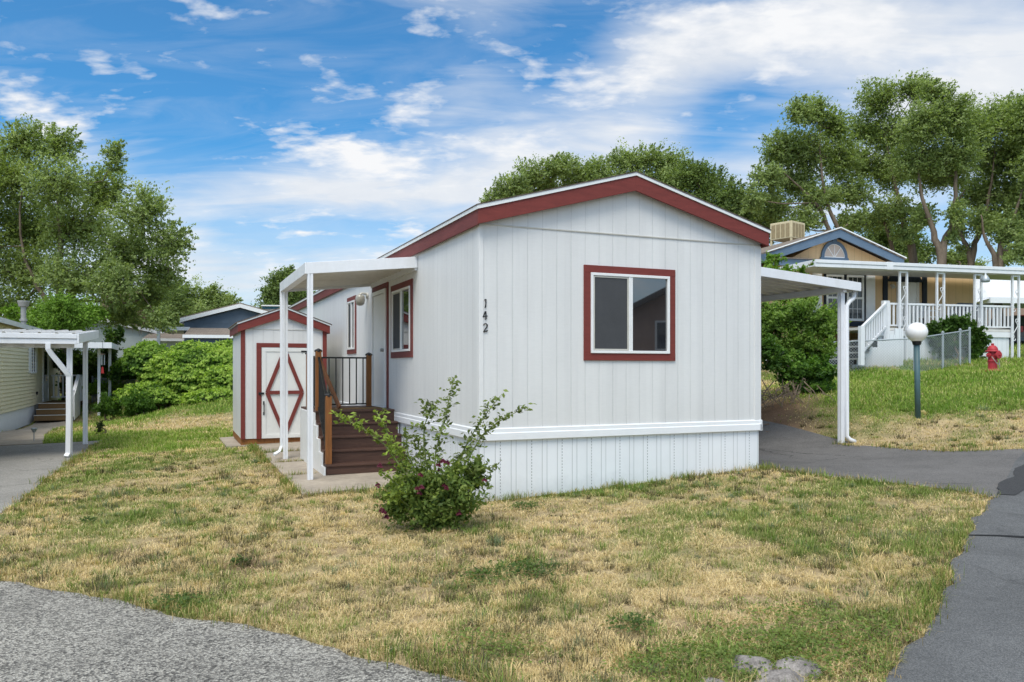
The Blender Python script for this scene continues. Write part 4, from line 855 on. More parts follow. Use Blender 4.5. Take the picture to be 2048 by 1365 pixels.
for k in range(6):
    fx = .0+.30*k; zt_ = 1.72+.19*(k+1)
    # the flight climbs to the right along the deck edge
    MB(D_).box(fx, fx+.34, -3.55+.22*k*1.0, -2.2 if k < 5 else -2.2, zt_-.05, zt_).build('tread', M['vent'], dk)
    MB(D_).box(fx+.005, fx+.03, -3.54+.22*k, -2.21, zt_-.19, zt_-.051).build('riser', M['tyre'], dk)
pt, pb = (2.16,-2.19,3.63), (.02,-3.75,2.76)
MB(D_).bar(pb, pt, .07, .07).build('stair_rail', M['white'], dk); lo = Vector((0,0,.72)); MB(D_).bar(Vector(pb)-lo, Vector(pt)-lo, .05, .07).build('stair_rail', M['white'], dk)
for i in range(1, 10): c_ = Vector(pb).lerp(Vector(pt), i/10); MB(D_).box(c_.x-.025, c_.x+.025, c_.y-.02, c_.y+.02, c_.z-.72, c_.z).build('stair_baluster', M['white'], dk)
sp_ = [(.3,1.3),(.3,1.86)]
for k in range(1, 6): sp_ += [(.3*k+.3, 1.86+.19*(k-1)), (.3*k+.3, 1.86+.19*k)]
MB(D_).prism(sp_+[(2.1,2.8),(2.1,1.3)], -3.0, -2.97, 'y').build('side_panel', M['skirt'], dk)

def plastic_chair(name, label, p, rz, group):
    r = thing(name, label, 'chair', p, rz, group)
    MB().prism([(-.22,-.22),(.22,-.22),(.25,.24),(-.25,.24)], .40, .43, 'z').build('seat', M['plastic'], r, bevel=.01)
    arc = [(.26*math.sin(t_), .24+.05*math.cos(t_)*0+.05*(math.cos(t_)), .43+.46*max(0, math.cos(t_*.62))) for t_ in np.linspace(-2.2, 2.2, 15)]
    MB().tube(arc, .028, 6).build('back_frame', M['plastic'], r, smooth=True)
    for x_ in (-.14,-.07,0,.07,.14): MB().box(x_-.02, x_+.02, .24, .255, .43, .86-abs(x_)*.6).build('back_slat', M['plastic'], r)
    for sx in (-1, 1):
        for sy in (-1, 1): MB().tube([(sx*.22,sy*.20,.41),(sx*.26,sy*.25,0)], [.032,.022], 6).build('leg', M['plastic'], r)
        MB().tube([(sx*.26,-.2,.0),(sx*.27,-.22,.60),(sx*.27,.05,.65),(sx*.25,.25,.64)], .022, 6).build('armrest', M['plastic'], r)
    return r
plastic_chair('plastic_chair', 'white plastic chair by the front door on the porch deck', (*Nf(4.55,-1.3), 2.9), 20, 'white chairs on the porch deck')
plastic_chair('plastic_chair', 'white plastic chair at the right end of the porch deck', (*Nf(5.85,-1.2), 2.9), -35, 'white chairs on the porch deck')
gr = thing('barbecue_grill', 'grey hooded grill at the right end of the porch deck', 'grill', (*Nf(6.35,-1.1), 2.88), NA)
MB().tube([(-.38,0,.68),(-.34,0,.74),(.34,0,.74),(.38,0,.68)], [.16,.22,.22,.16], 16).build('hood', M['grey'], gr, smooth=True); MB().box(-.36,.36,-.2,.2,.42,.66).build('firebox', M['grey'], gr)
for sx in (-.3,.3): MB().box(sx-.03, sx+.03, -.15, .15, 0, .419).build('leg', M['tyre'], gr)
q_ = Nf(6.0,-2.25); hl = MB().lathe([(.02,.22),(.03,.16),(.07,.12),(.12,.02),(.13,-.06),(.09,-.08)], (0,0,0), 14).build('hanging_lamp', M['galv'], smooth=True); hl.location = at(1971, 560, 24.8)
tag(hl, 'small silver bell shaped lamp hanging under the porch cover', 'lamp')

z_ = lambda x, y: tz(x, y)
chain_fence('chain_link_fence', 'grey chain link fence around the tan house yard behind the globe lamp', [(8.7,22.7,tz(8.7,22.7)),(11.6,22.6,tz(11.6,22.6)),(13.95,23.9,tz(13.95,23.9))], 1.02, .032, 'galv', .085, .0042, mids=((1,.5),(1,.82)))

lp = thing('globe_lamp', 'garden lamp with white globe on a grey green post', 'lamp post', (7.9, 15.3, tz(7.9, 15.3)))
hz_ = 2.13-tz(7.9,15.3)
MB().tube([(0.02,0,-.1),(0,0,hz_)], .052, 16).build('post', M['lamp_post'], lp, smooth=True)
MB().lathe([(.052,hz_-.05),(.075,hz_-.04),(.085,hz_+.02),(.10,hz_+.035)], (0,0,0), 20).build('collar', M['black'], lp)
MB().lathe([(.10,hz_+.03)]+[(.197*math.sin(t_), hz_+.205-.19*math.cos(t_)) for t_ in np.linspace(.55, math.pi-.05, 16)], (0,0,0), 28).build('globe', M['globe'], lp, smooth=True)

hy_ = thing('fire_hydrant', 'faded red fire hydrant with a chain standing on the green slope', 'fire hydrant', (12.26, 20, tz(12.26, 20)-.02), 20)
MB().lathe([(.17,0),(.175,.01),(.175,.05),(.16,.06),(.112,.07),(.105,.10),(.105,.26),(.118,.27),(.118,.30),(.105,.31),(.105,.52)], (0,0,0), 24).build('barrel', M['hyd'], hy_, bevel=.004)
MB().lathe([(.10,.521),(.165,.522),(.17,.535),(.165,.555),(.125,.56),(.12,.60),(.10,.645),(.06,.68),(.03,.69),(.03,.70),(.036,.705),(.036,.735),(.004,.74)], (0,0,0), 24).build('bonnet', M['hyd'], hy_, bevel=.004)
for dx, dy, r_, l_ in ((1,0,.062,.20),(-1,0,.055,.155),(0,-1,.085,.19)):
    nz_ = MB().tube([(dx*.08,dy*.08,.44),(dx*l_*.8,dy*l_*.8,.44)], r_*.85, 16).build('nozzle', M['hyd'], hy_)
    c_ = MB(); c_.tube([(dx*l_*.78,dy*l_*.78,.44),(dx*l_,dy*l_,.44)], r_*1.12, 16); c_.tube([(dx*l_,dy*l_,.44),(dx*(l_+.04),dy*(l_+.04),.44)], .02, 5); c_.build('cap', M['hyd'], nz_, bevel=.004)
MB().tube([(-.13,-.08,.40),(-.09,-.13,.30),(-.02,-.15,.21),(.05,-.14,.19),(.09,-.10,.24)], .010, 6).build('chain', M['chain'], hy_)
MB().tube([(.22,-.02,.42),(.215,-.02,.30),(.22,-.02,.12)], .008, 6).build('chain', M['chain'], hy_)

# far right: car, white carport, brown roofed house
cy = 38.6; cgx = at(2037, 697, cy); car = thing('parked_car', 'dark grey sport utility car parked under the far right carport', 'car', (cgx[0]+.95, cy, 2.55), -4)
side_p = [(0,.42),(0,.95),(.12,1.05),(.42,1.72),(2.4,1.76),(3.25,1.10),(4.45,.95),(4.55,.60),(4.5,.35),(.1,.35)]
MB().prism(side_p, -.92, .92, 'x').build('body', M['carpaint'], car, bevel=.06)
MB().add([(-.74,.135,1.10),(.74,.135,1.10),(.66,.40,1.66),(-.66,.40,1.66)], [(0,1,2,3)]).build('rear_window', M['glass_soft'], car)
car.children[-1].location.y = -.05
for sx in (-1, 1):
    MB().box(sx*.80-.11, sx*.80+.11, -.03, .12, .86, 1.16).build('tail_light', M['tail'], car, bevel=.02)
    for y_ in (.85, 3.6):
        wl = MB().tube([(sx*.74,y_,.34),(sx*.95,y_,.34)], .34, 22).build('wheel', M['tyre'], car); MB().tube([(sx*.945,y_,.34),(sx*.965,y_,.34)], .22, 18).build('rim', M['galv'], wl)
    MB().prism([(.55,1.12),(.72,1.64),(2.35,1.68),(2.95,1.12)], sx*.905, sx*.925, 'x').build('side_window', M['glass_soft'], car)
MB().box(-.26, .26, -.035, -.001, .72, .86).build('number_plate', M['vinyl'], car); MB().box(-.9, .9, -.10, -.002, .40, .60).build('bumper', M['grey'], car, bevel=.03); MB().box(-.70, .70, .36, .43, 1.69, 1.73).build('brake_light', M['tail'], car)
q_ = at(2010, 598, 36.0); rc = thing('carport', 'white hipped metal carport at the far right beyond the porch', 'carport', (q_[0], q_[1], 2.4), 8)
z_ = q_[2]-2.4
MB().add([(-.9,-.2,z_),(6,-.2,z_),(6,5,z_),(-.9,5,z_),(.35,2.2,z_+1.25),(6,2.2,z_+1.25)], [(0,1,5,4),(3,0,4),(2,3,4,5),(1,2,5)]).build('roof_pan', M['white'], rc)
f_ = MB(); f_.box(-.95, 6, -.26, -.201, z_-.22, z_+.04); f_.box(-.95, -.901, -.2, 5, z_-.22, z_+.04); f_.build('gutter', M['white'], rc)
for x_, y_ in ((-.7, 4.8), (5.5, -.1), (5.5, 4.8)): MB().box(x_-.06, x_+.06, y_-.06, y_+.06, -.5, z_-.05).build('post', M['white'], rc)
MB().add([(-.9,-.2,z_),(-.9,5,z_),(-2.2,5,z_+.1),(-2.2,-.2,z_-.35)], [(0,1,2,3)]).build('side_pan', M['white'], rc)
q_ = at(1978, 585, 48.0); bh = thing('house', 'house with brown shingle roof seen between the porch posts', 'house', (q_[0], q_[1], 2.7), 5)
z_ = q_[2]-2.7; MB().box(-1.8, 6, 0, 7, -1, z_).build('wall', M['stucco'], bh); MB().prism([(-.4,z_),(3.5,z_+1.75),(7.4,z_)], -2.1, 6, 'x').build('roof', M['roof_grey_y'], bh)
# house across the street, seen mirrored in the front window
q_ = (22.96, -1.3); az_ = tz(*q_); ah = thing('house', 'tan gabled house across the street mirrored in the front window', 'house', (*q_, az_), 236.5)
A7 = lambda p: (p[0], p[1], p[2]-az_)
MB(A7).prism([(-5,az_-1),(5,az_-1),(5,3.0),(0,5.5),(-5,3.0)], 0, 9).build('wall', M['stucco'], ah)
f_ = MB(A7); f_.prism([(-5.5,2.75),(0,5.5),(0,5.75),(-5.5,3.0)], -.5, 9.5); f_.prism([(5.5,2.75),(5.5,3.0),(.001,5.75),(.001,5.5)], -.5, 9.5); f_.build('roof', M['roof'], ah)
for x_ in (-2.6, .7):
    w = MB(A7).box(x_, x_+1.0, -.06, 0, 2.4, 3.7).build('window', M['vinyl'], ah); MB(A7).box(x_+.08, x_+.92, -.07, -.061, 2.48, 3.62).build('pane', M['glass_soft'], w)

# ------------------------------------------------------------------ trees
tree('elm_tree', 'tall spreading elm with windblown crown at the left edge of the photo', 120, 38,
     [(50,285,50,42),(118,292,42,38),(20,365,65,55),(110,365,65,55),(228,315,26,36),(205,385,55,48),(285,425,50,45),(340,482,42,42),(50,455,75,58),(150,455,75,58),(250,500,65,55),(330,545,42,40),
      (40,545,75,55),(140,555,65,45),(230,570,58,42),(300,592,42,38),(-60,340,80,90),(-70,480,80,90),(20,620,60,32),(115,622,55,26),(250,625,50,30),(320,640,35,25)],
     [(1, [(110,640),(85,590),(50,515),(40,420),(60,320)], [.34,.28,.22,.16,.10,.04]), (1, [(140,600),(180,545),(225,505),(290,490)], [.40,.32,.26,.18,.08]), (1, [(120,600),(120,480),(115,380)], [.40,.30,.22,.08])],
     72000, .17, ELM, jit=2.2, sub=30, spread=.15)
def dead_tw():
    r = [o_ for o_ in C.objects if o_.get('label', '').startswith('dark leafy tree with dead')][0]; o_ = tuple(r.location); m = MB()
    for i in range(420):
        u, v = RNG.uniform(205, 300), RNG.uniform(575, 618); yy = 47+RNG.normal()*.6; p = Vector(rel(at(u, v, yy), o_)); l_ = RNG.uniform(.6, 1.7); sx = RNG.normal()*.35
        m.tube([p, p+Vector((sx*.4, RNG.normal()*.1, -l_*.4)), p+Vector((sx, 0, -l_))], [.02, .014, .006], 3, False)
    m.build('dead_twigs', M['twig'], r)
tree('elm_tree', 'dark leafy tree with dead hanging twigs behind the pale blue home', 250, 50,
     [(235,610,38,35),(290,620,40,40),(330,610,38,40),(200,650,45,30),(270,660,45,25),(330,650,35,25),(160,650,50,30)], [(1, [(260,660),(270,620)], [.3,.22,.1])], 20000, .2, DARK, sub=20, spread=.2)
dead_tw()
tree('tree', 'mid green tree behind the pale blue home and the navy home', 375, 58, [(345,590,35,30),(385,605,38,30),(360,640,40,30),(410,640,35,25)], [(1, [(370,650),(365,600)], [.3,.2,.08])], 14000, .2, ELM, 'trees behind the homes on the left', sub=18, spread=.2)
tree('tree', 'small green tree just left of the navy home roof peak', 440, 60, [(425,600,32,24),(458,610,24,20),(440,635,40,22)], [(1, [(440,645),(435,610)], [.25,.16,.06])], 9000, .2, ELM, 'trees behind the homes on the left', sub=16, spread=.2)
tree('tree', 'bright green small tree with pale branches behind the cream home', 125, 34, [(125,610,30,20),(95,632,32,22),(150,632,34,24),(186,628,20,20),(65,640,26,16),(30,625,22,15),(120,650,60,18)],
     [(1, [(128,655),(120,630),(135,600)], [.10,.07,.05,.02]), (1, [(130,650),(155,630),(165,610)], [.09,.06,.04,.02])], 15000, .13, BRIGHT, sub=22, spread=.22)
tree('tree', 'round dark tree showing above the awning behind the shed', 580, 52, [(572,572,36,28),(545,592,24,18),(605,598,26,22),(580,548,18,12),(560,615,40,20)], [(1, [(580,640),(575,580)], [.3,.2,.08])], 13000, .19, DARK, sub=20, spread=.2)
mid = 'row of trees behind the white home'
tree('tree', 'leftmost leafy tree showing above the left roof slope of the white home', 1060, 46, [(985,400,24,18),(1020,378,36,28),(1070,350,38,28),(1115,335,36,24),(1160,350,40,28),(1060,400,60,35),(1130,395,60,45),(1080,450,70,40)], [(1, [(1070,500),(1075,400)], [.35,.26,.1])], 26000, .17, ELM, mid, sub=24, spread=.18, wind=(.2,0,.2))
tree('tree', 'leafy tree with domed crown right above the white home gable peak', 1265, 47, [(1200,345,36,26),(1250,325,40,26),(1300,318,42,24),(1340,330,34,28),(1210,385,50,40),(1290,370,60,40),(1350,375,40,40),(1280,440,90,50)], [(1, [(1270,500),(1280,380)], [.38,.28,.1])], 30000, .17, ELM, mid, sub=24, spread=.18, wind=(.2,0,.2))
tree('tree', 'leafy tree above the right roof slope of the white home', 1420, 45, [(1385,348,38,28),(1420,365,38,28),(1460,390,36,30),(1490,420,34,34),(1400,400,50,40),(1450,440,50,40),(1500,470,42,40),(1540,455,30,34),(1420,480,60,40)], [(1, [(1430,520),(1430,420)], [.35,.26,.1])], 28000, .17, DARK, mid, sub=24, spread=.18, wind=(.2,0,.2))
rt = 'tall elms behind the tan house'
tree('elm_tree', 'leftmost tall elm behind the roof cooler with two leaning trunks', 1672, 42,
     [(1598,225,30,28),(1632,228,34,30),(1560,300,40,34),(1612,300,48,40),(1532,355,34,26),(1585,362,50,32),(1668,255,30,34),(1680,320,40,44),(1640,395,46,26),(1545,415,36,32),(1510,400,22,26),(1610,440,36,24),(1585,455,30,16),(1705,440,28,20)],
     [(1, [(1660,490),(1640,420),(1600,375),(1560,340)], [.30,.22,.19,.13,.06]), (1, [(1682,490),(1655,410),(1642,330),(1640,250)], [.30,.22,.18,.13,.05])], 30000, .17, ELM, rt, sub=26, spread=.17)
tree('elm_tree', 'tall elm with a thick dark trunk behind the fan window gable', 1810, 44,
     [(1758,200,44,36),(1738,262,46,36),(1800,275,52,42),(1700,388,44,26),(1775,345,52,38),(1835,178,34,28),(1720,330,36,32),(1790,420,40,28),(1750,440,34,22),(1845,430,26,26),(1700,450,26,18),(1810,470,26,20)],
     [(1, [(1826,520),(1806,440),(1790,370),(1770,270)], [.46,.40,.32,.22,.07]), (1, [(1785,500),(1762,430),(1735,395),(1700,370)], [.28,.2,.16,.11,.05])], 27000, .17, ELM, rt, sub=26, spread=.17)
tree('elm_tree', 'tall elm with a pale forked trunk rising over the porch cover', 1878, 40,
     [(1850,252,48,42),(1900,228,52,40),(1830,322,52,38),(1908,310,55,42),(1868,185,34,22),(1945,262,40,36),(1880,355,60,28),(1840,440,24,24),(1915,430,22,28),(1905,480,14,16)],
     [(1, [(1880,520),(1862,450),(1842,380),(1835,320)], [.40,.36,.24,.18,.06]), (1, [(1882,520),(1905,440),(1912,350),(1900,270)], [.40,.36,.26,.19,.06])], 27000, .16, ELM, rt, sub=26, spread=.17)
tree('elm_tree', 'elm with a V shaped trunk right of the pale forked elm', 1936, 42,
     [(1985,245,46,36),(1988,322,56,44),(2035,225,46,32),(2045,300,46,52),(1960,390,44,32),(2025,390,46,36),(1960,440,28,28),(1915,450,16,26),(1925,500,12,14),(1985,440,26,26)],
     [(1, [(1940,525),(1922,470),(1905,425),(1930,380)], [.34,.30,.18,.14,.07]), (1, [(1942,525),(1962,460),(1978,390),(1990,300)], [.34,.30,.24,.17,.06])], 26000, .17, ELM, rt, sub=26, spread=.17)
tree('elm_tree', 'rightmost tall elm at the right edge with low drooping leaves', 2000, 40,
     [(2060,250,50,50),(2080,350,50,60),(2050,440,40,44),(2010,460,34,34),(2055,500,36,30),(2090,450,60,60)],
     [(1, [(1992,530),(1970,480),(1962,430)], [.30,.24,.16,.06]), (1, [(2000,500),(2025,440),(2050,370)], [.30,.24,.18,.06])], 22000, .17, ELM, rt, sub=26, spread=.17)
tree('tree', 'low dark bushy tree between the elm trunks behind the tan house', 1800, 52, [(1760,470,40,34),(1800,490,44,34),(1730,500,36,26),(1838,505,36,24),(1780,525,60,20)], [(1, [(1790,530),(1780,480)], [.2,.15,.06])], 14000, .19, DARK, sub=18, spread=.22)
tree('tree', 'small leafy tree low between the two forked elms', 1925, 54, [(1915,525,24,18),(1895,515,16,14),(1940,535,24,14),(2010,515,20,16)], [(1, [(1920,540),(1918,525)], [.12,.1,.05])], 6000, .18, ELM, sub=16, spread=.22)

def shrub(name, label, u, Y, blobs, n, size, cols, cat='shrub', stems=4, spread=.2, sub=24, group=None, jit=.25, shell=.55, wind=(0,0,.2), dy=.75, twig=.008):
    x = (u-CX)/F*Y; o = (x, Y, tz(x, Y)-.03); r = thing(name, label, cat, o, 0, group)
    bl = pxb(o, blobs, Y, jit, dy); cr, tips, bi, C0 = crown(r, bl, n, size, cols, spread=spread, sub=sub, shell=shell, wind=wind, name='foliage')
    hz = max(b[0][2] for b in bl)
    tr = [([(RNG.normal()*.12, RNG.normal()*.12, 0), (RNG.normal()*.2, RNG.normal()*.15, hz*.35), (b[0][0]*.7, b[0][1], b[0][2])], [.035, .025, .012]) for b in bl[:stems]]
    limbs(r, tr, tips, bi, C0, twig, M['twig'], 'stem', 2, .1, 5); return r
SH = ((.04,.085,.014), (.15,.25,.04), (.31,.43,.10)); JUN = ((.02,.055,.012), (.075,.165,.026), (.20,.35,.055))
shrub('leafy_shrub', 'large bright leafy shrub beside the carport of the white home', 1600, 18.6, [(1560,640,36,32),(1610,630,36,34),(1650,650,34,36),(1585,690,44,36),(1640,700,36,30),(1530,660,26,36),(1610,600,24,14),(1670,640,22,24),(1540,620,28,20)], 26000, .085, SH, sub=34, spread=.2)
shrub('juniper_bush', 'dark feathery juniper at the foot of the bright leafy shrub', 1600, 17.6, [(1540,715,36,24),(1590,740,40,26),(1640,745,40,26),(1620,775,42,20),(1655,785,26,16),(1530,690,24,18)], 22000, .08, JUN, sub=40, spread=.18, wind=(.3,0,.1))
shrub('leafy_shrub', 'yellow green leafy sprays in front of the tan house left corner', 1560, 23, [(1545,520,18,16),(1560,545,26,14),(1530,560,24,22),(1600,540,10,12),(1575,580,40,24),(1625,525,5,8)], 8000, .09, BRIGHT, sub=20, spread=.25)
shrub('leafy_shrub', 'rounded green bush before the porch deck behind the chain link fence', 1905, 24.75, [(1880,655,26,18),(1915,648,28,16),(1945,668,26,20),(1895,685,36,22),(1950,695,22,18),(1870,672,20,16),(1952,722,16,12)], 13000, .13, ((.02,.05,.01),(.06,.125,.02),(.12,.21,.04)), sub=26, spread=.22, dy=.35, jit=.1)
bp = (at(1545, 800, 16.9)[0], 16.9); br_ = thing('brush_pile', 'tangle of dry bare twigs on the dirt under the juniper', 'brush pile', (*bp, tz(*bp)))
m_ = MB()
for i in range(60):
    x0_, y0_ = RNG.normal()*.42, RNG.normal()*.25; a_ = RNG.uniform(0, 6.28); l_ = RNG.uniform(.25, .8)
    m_.tube([(x0_, y0_, RNG.uniform(.25,.6)), (x0_+math.cos(a_)*l_*.5, y0_+math.sin(a_)*l_*.3, RNG.uniform(.1,.35)), (x0_+math.cos(a_)*l_, y0_+math.sin(a_)*l_*.5, .0)], [.012,.009,.004], 4, False)
m_.build('twigs', M['twig'], br_)

# vine covered bank and shrubs at the back left
VINE = ((.055,.12,.016), (.19,.32,.042), (.40,.53,.10))
def vines(name, label, cat, blobs, Y, n, size, cols, kind=None):
    bl = [(np.array(at(u, v, Y+dy_)), np.array((ru/F*Y, (ru+rv)/2/F*Y, rv/F*Y))) for u, v, ru, rv, dy_ in blobs]
    k = np.array([b[1][0]*b[1][2] for b in bl]); bi = RNG.choice(len(bl), n, p=k/k.sum())
    u = unit(RNG.normal(size=(n, 3))); u[:, 2] = np.abs(u[:, 2])*1.0-.25; u = unit(u)
    C0 = np.array([b[0] for b in bl])[bi]; Rr = np.array([b[1] for b in bl])[bi]
    th, ph_ = np.arctan2(u[:, 1], u[:, 0])*4, u[:, 2]*6
    lump = fbm(th+bi*7.3, ph_+bi*3.1, 9, 3); lump2 = fbm(th*2.6+bi*3.3, ph_*2.6, 19, 3)
    c = C0+u*Rr*(.76+.46*lump+.34*(lump2-.5)+RNG.normal(size=n)*.045)[:, None]; c[:, 2] = np.maximum(c[:, 2], terr(c[:, 0], c[:, 1])+.03)
    d = unit(u*.4+RNG.normal(size=(n, 3))*.6+np.array((.1,-.1,-.7))); nr = unit(u+RNG.normal(size=(n, 3))*.45+np.array((0,0,.4)))
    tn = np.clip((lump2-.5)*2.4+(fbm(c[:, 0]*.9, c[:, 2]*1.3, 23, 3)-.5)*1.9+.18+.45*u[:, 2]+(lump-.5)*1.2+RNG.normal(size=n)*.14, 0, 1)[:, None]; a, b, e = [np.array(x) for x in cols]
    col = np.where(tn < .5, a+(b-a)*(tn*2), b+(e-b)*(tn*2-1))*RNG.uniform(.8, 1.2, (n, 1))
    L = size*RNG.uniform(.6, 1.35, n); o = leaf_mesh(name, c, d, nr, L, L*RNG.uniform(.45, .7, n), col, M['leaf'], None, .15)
    tag(o, label, cat, None, kind)
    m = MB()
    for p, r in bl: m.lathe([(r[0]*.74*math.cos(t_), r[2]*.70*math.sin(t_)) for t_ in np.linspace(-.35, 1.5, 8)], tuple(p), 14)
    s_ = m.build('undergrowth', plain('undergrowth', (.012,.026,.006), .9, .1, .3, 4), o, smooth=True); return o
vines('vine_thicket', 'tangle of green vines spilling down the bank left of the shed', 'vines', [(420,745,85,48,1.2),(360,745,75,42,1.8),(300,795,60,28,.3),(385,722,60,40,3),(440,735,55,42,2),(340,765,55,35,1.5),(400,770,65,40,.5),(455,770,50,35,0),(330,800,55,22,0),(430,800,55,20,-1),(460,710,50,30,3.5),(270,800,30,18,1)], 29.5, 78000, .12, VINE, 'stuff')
vines('mound_shrub', 'dome shaped dark shrub overgrown with vines before the pale blue home', 'shrub', [(298,738,48,48,0),(262,750,34,34,.5),(325,750,32,32,.3)], 31.5, 22000, .13, ((.03,.075,.012),(.10,.20,.026),(.24,.37,.055)))
shrub('leafy_shrub', 'tall dark green shrubs between the left carport posts', 165, 34, [(140,720,32,34),(175,735,34,36),(205,720,28,30),(150,770,34,26),(200,770,30,24),(225,745,22,28),(225,690,16,30),(240,665,10,18)], 20000, .13, ((.02,.05,.01),(.055,.11,.018),(.13,.21,.03)), sub=24, spread=.22)
shrub('leafy_shrub', 'yellow green spreading shrub above the left chain link fence', 235, 32.5, [(215,775,26,12),(245,772,26,12),(190,780,20,10),(260,780,20,10)], 6000, .11, BRIGHT, sub=18, spread=.24)
shrub('round_shrub', 'round fine leaved green bush right of the left fence corner', 275, 28.5, [(275,812,24,17),(262,815,16,13),(288,815,15,12)], 7000, .09, ((.03,.08,.01),(.07,.15,.02),(.12,.22,.03)), stems=3, spread=.3, wind=(0,0,1.0))
shrub('round_shrub', 'round fine leaved green bush behind the slim awning posts', 218, 29.5, [(218,812,20,17),(208,818,14,12),(228,818,12,12)], 5000, .09, ((.03,.08,.01),(.07,.15,.02),(.12,.22,.03)), stems=3, spread=.3, wind=(0,0,1.0))
shrub('sapling', 'tiny dark evergreen sapling on the grass right of the second carport post', 199, 21.5, [(200,853,6,7),(198,862,5,4),(201,846,4,4)], 700, .05, ((.02,.04,.015),(.045,.07,.025),(.08,.11,.04)), stems=1, spread=.3, jit=.02)
sl = thing('solar_light', 'small silver solar stake light in the grass near the left carport', 'garden light', (*on_ground(68, 884), tz(*on_ground(68, 884))))
MB().tube([(0,0,-.03),(.0,0,.26)], .014, 6).build('stake', M['galv'], sl); MB().lathe([(.03,.24),(.045,.27),(.075,.33),(.075,.345),(.02,.36)], (0,0,0), 14).build('head', M['galv'], sl)

# ------------------------------------------------------------------ rose bush
ro = (at(868, 1060, 7.95)[0], 7.95); rz_ = tz(*ro); rose = thing('rose_bush', 'leggy rose bush with dark red blooms standing in the dry lawn', 'rose bush', (*ro, rz_))
OR = (ro[0], ro[1], rz_)
canes = [([(860,1050),(820,960),(770,890),(722,855),(676,832)], -.10), ([(862,1050),(825,960),(790,900),(762,840),(752,822)], .10), ([(866,1050),(838,960),(815,905),(812,868),(812,855)], .25),
         ([(870,1050),(858,960),(848,900),(848,855),(865,805),(858,830)], .18), ([(872,1050),(868,950),(872,900),(888,840),(898,800),(908,755)], .0), ([(875,1050),(890,960),(925,905),(950,860),(975,825),(1000,793)], .12),
         ([(878,1050),(905,970),(935,920),(965,870),(995,845),(1050,815)], -.12), ([(880,1050),(905,980),(935,950),(960,940),(985,935)], -.2), ([(860,1055),(820,1000),(790,965),(762,945)], -.25), ([(872,1050),(850,960),(845,940),(835,880),(822,870)], .3),
         ([(876,1050),(896,965),(912,930),(925,905)], .3), ([(860,1055),(815,1010),(785,985),(775,1010)], -.3)]
lc_, ld_, ln_, lcol, lL = [], [], [], [], []
for pts, dy_ in canes:
    P3 = [Vector(rel(at(u, v, 7.95+dy_*(i/(len(pts)-1))), OR)) for i, (u, v) in enumerate(pts)]
    MB().tube(P3, [.010-.0065*i/(len(P3)-1) for i in range(len(P3))], 6).build('cane', M['cane'], rose, smooth=True)
    for i in range(len(P3)-1):
        seg = P3[i+1]-P3[i]; n_ = max(2, int(seg.length/.015))
        for k in range(n_):
            f_ = (i+k/n_)/(len(P3)-1)
            if f_ < .30: continue
            p = P3[i]+seg*(k/n_); a_ = RNG.uniform(0, 6.28); dirv = np.array((math.cos(a_), math.sin(a_)*.9, RNG.uniform(.0,.6))); dirv /= np.linalg.norm(dirv)
            st_l = RNG.uniform(.03, .085); tone = RNG.uniform(0, 1)
            light = (.24,.31,.06) if pts[-1][0] < 800 else (.155,.20,.055)
            for j in range(RNG.integers(3, 6)):
                c_ = np.array(p)+dirv*st_l*(.4+.35*j)+RNG.normal(size=3)*.012; lc_.append(c_); dd_ = dirv+RNG.normal(size=3)*.5+np.array((0,0,-.25)); ld_.append(dd_)
                ln_.append(RNG.normal(size=3)*.5+np.array((0,-.3,.8))); lcol.append(np.array(light)*(.6+.75*tone)*RNG.uniform(.8,1.2)); lL.append(RNG.uniform(.036,.070))
leaf_mesh('cane_leaves', np.array(lc_), np.array(ld_), unit(np.array(ln_)), np.array(lL), np.array(lL)*.55, np.array(lcol), M['leaf'], rose, .15)
bl = pxb(OR, [(800,985,40,36),(850,970,50,46),(905,965,48,45),(945,960,38,32),(850,1020,62,34),(910,1015,50,34),(800,1020,36,28),(965,935,18,14),(870,1045,60,16)], 7.95, .10, .85)
crown(rose, bl, 10500, .050, ((.045,.085,.02),(.145,.21,.045),(.31,.37,.09)), spread=.26, sub=34, name='foliage', wind=(0,0,-.1), shell=.35)
for u, v in [(877,928),(886,920),(894,922),(880,938),(841,948),(834,976),(839,984),(768,1022),(760,930),(763,1018),(889,968),(969,958),(893,975),(773,1032),(843,972),(918,1025),(755,968)]:
    p = rel(at(u, v, 7.95-RNG.uniform(.18, .34)), OR); m_ = MB()
    for k in range(11):
        a_ = k*2.4; rr = .006+.0024*k; n_ = Vector((math.cos(a_)*.8, -.25+.8*math.sin(a_)*.6, .55)).normalized(); c_ = Vector(p)+Vector((math.cos(a_)*rr, math.sin(a_)*rr*.6, -.002*k+RNG.normal()*.004))
        t1 = n_.cross(Vector((.3,.2,.9))).normalized(); t2 = n_.cross(t1); s_ = .019*RNG.uniform(.8, 1.2)
        m_.add([c_-t1*s_, c_-t2*s_*.9, c_+t1*s_, c_+t2*s_*.9+n_*.006], [(0,1,2),(0,2,3)])
    m_.build('bloom', M['petal'], rose)

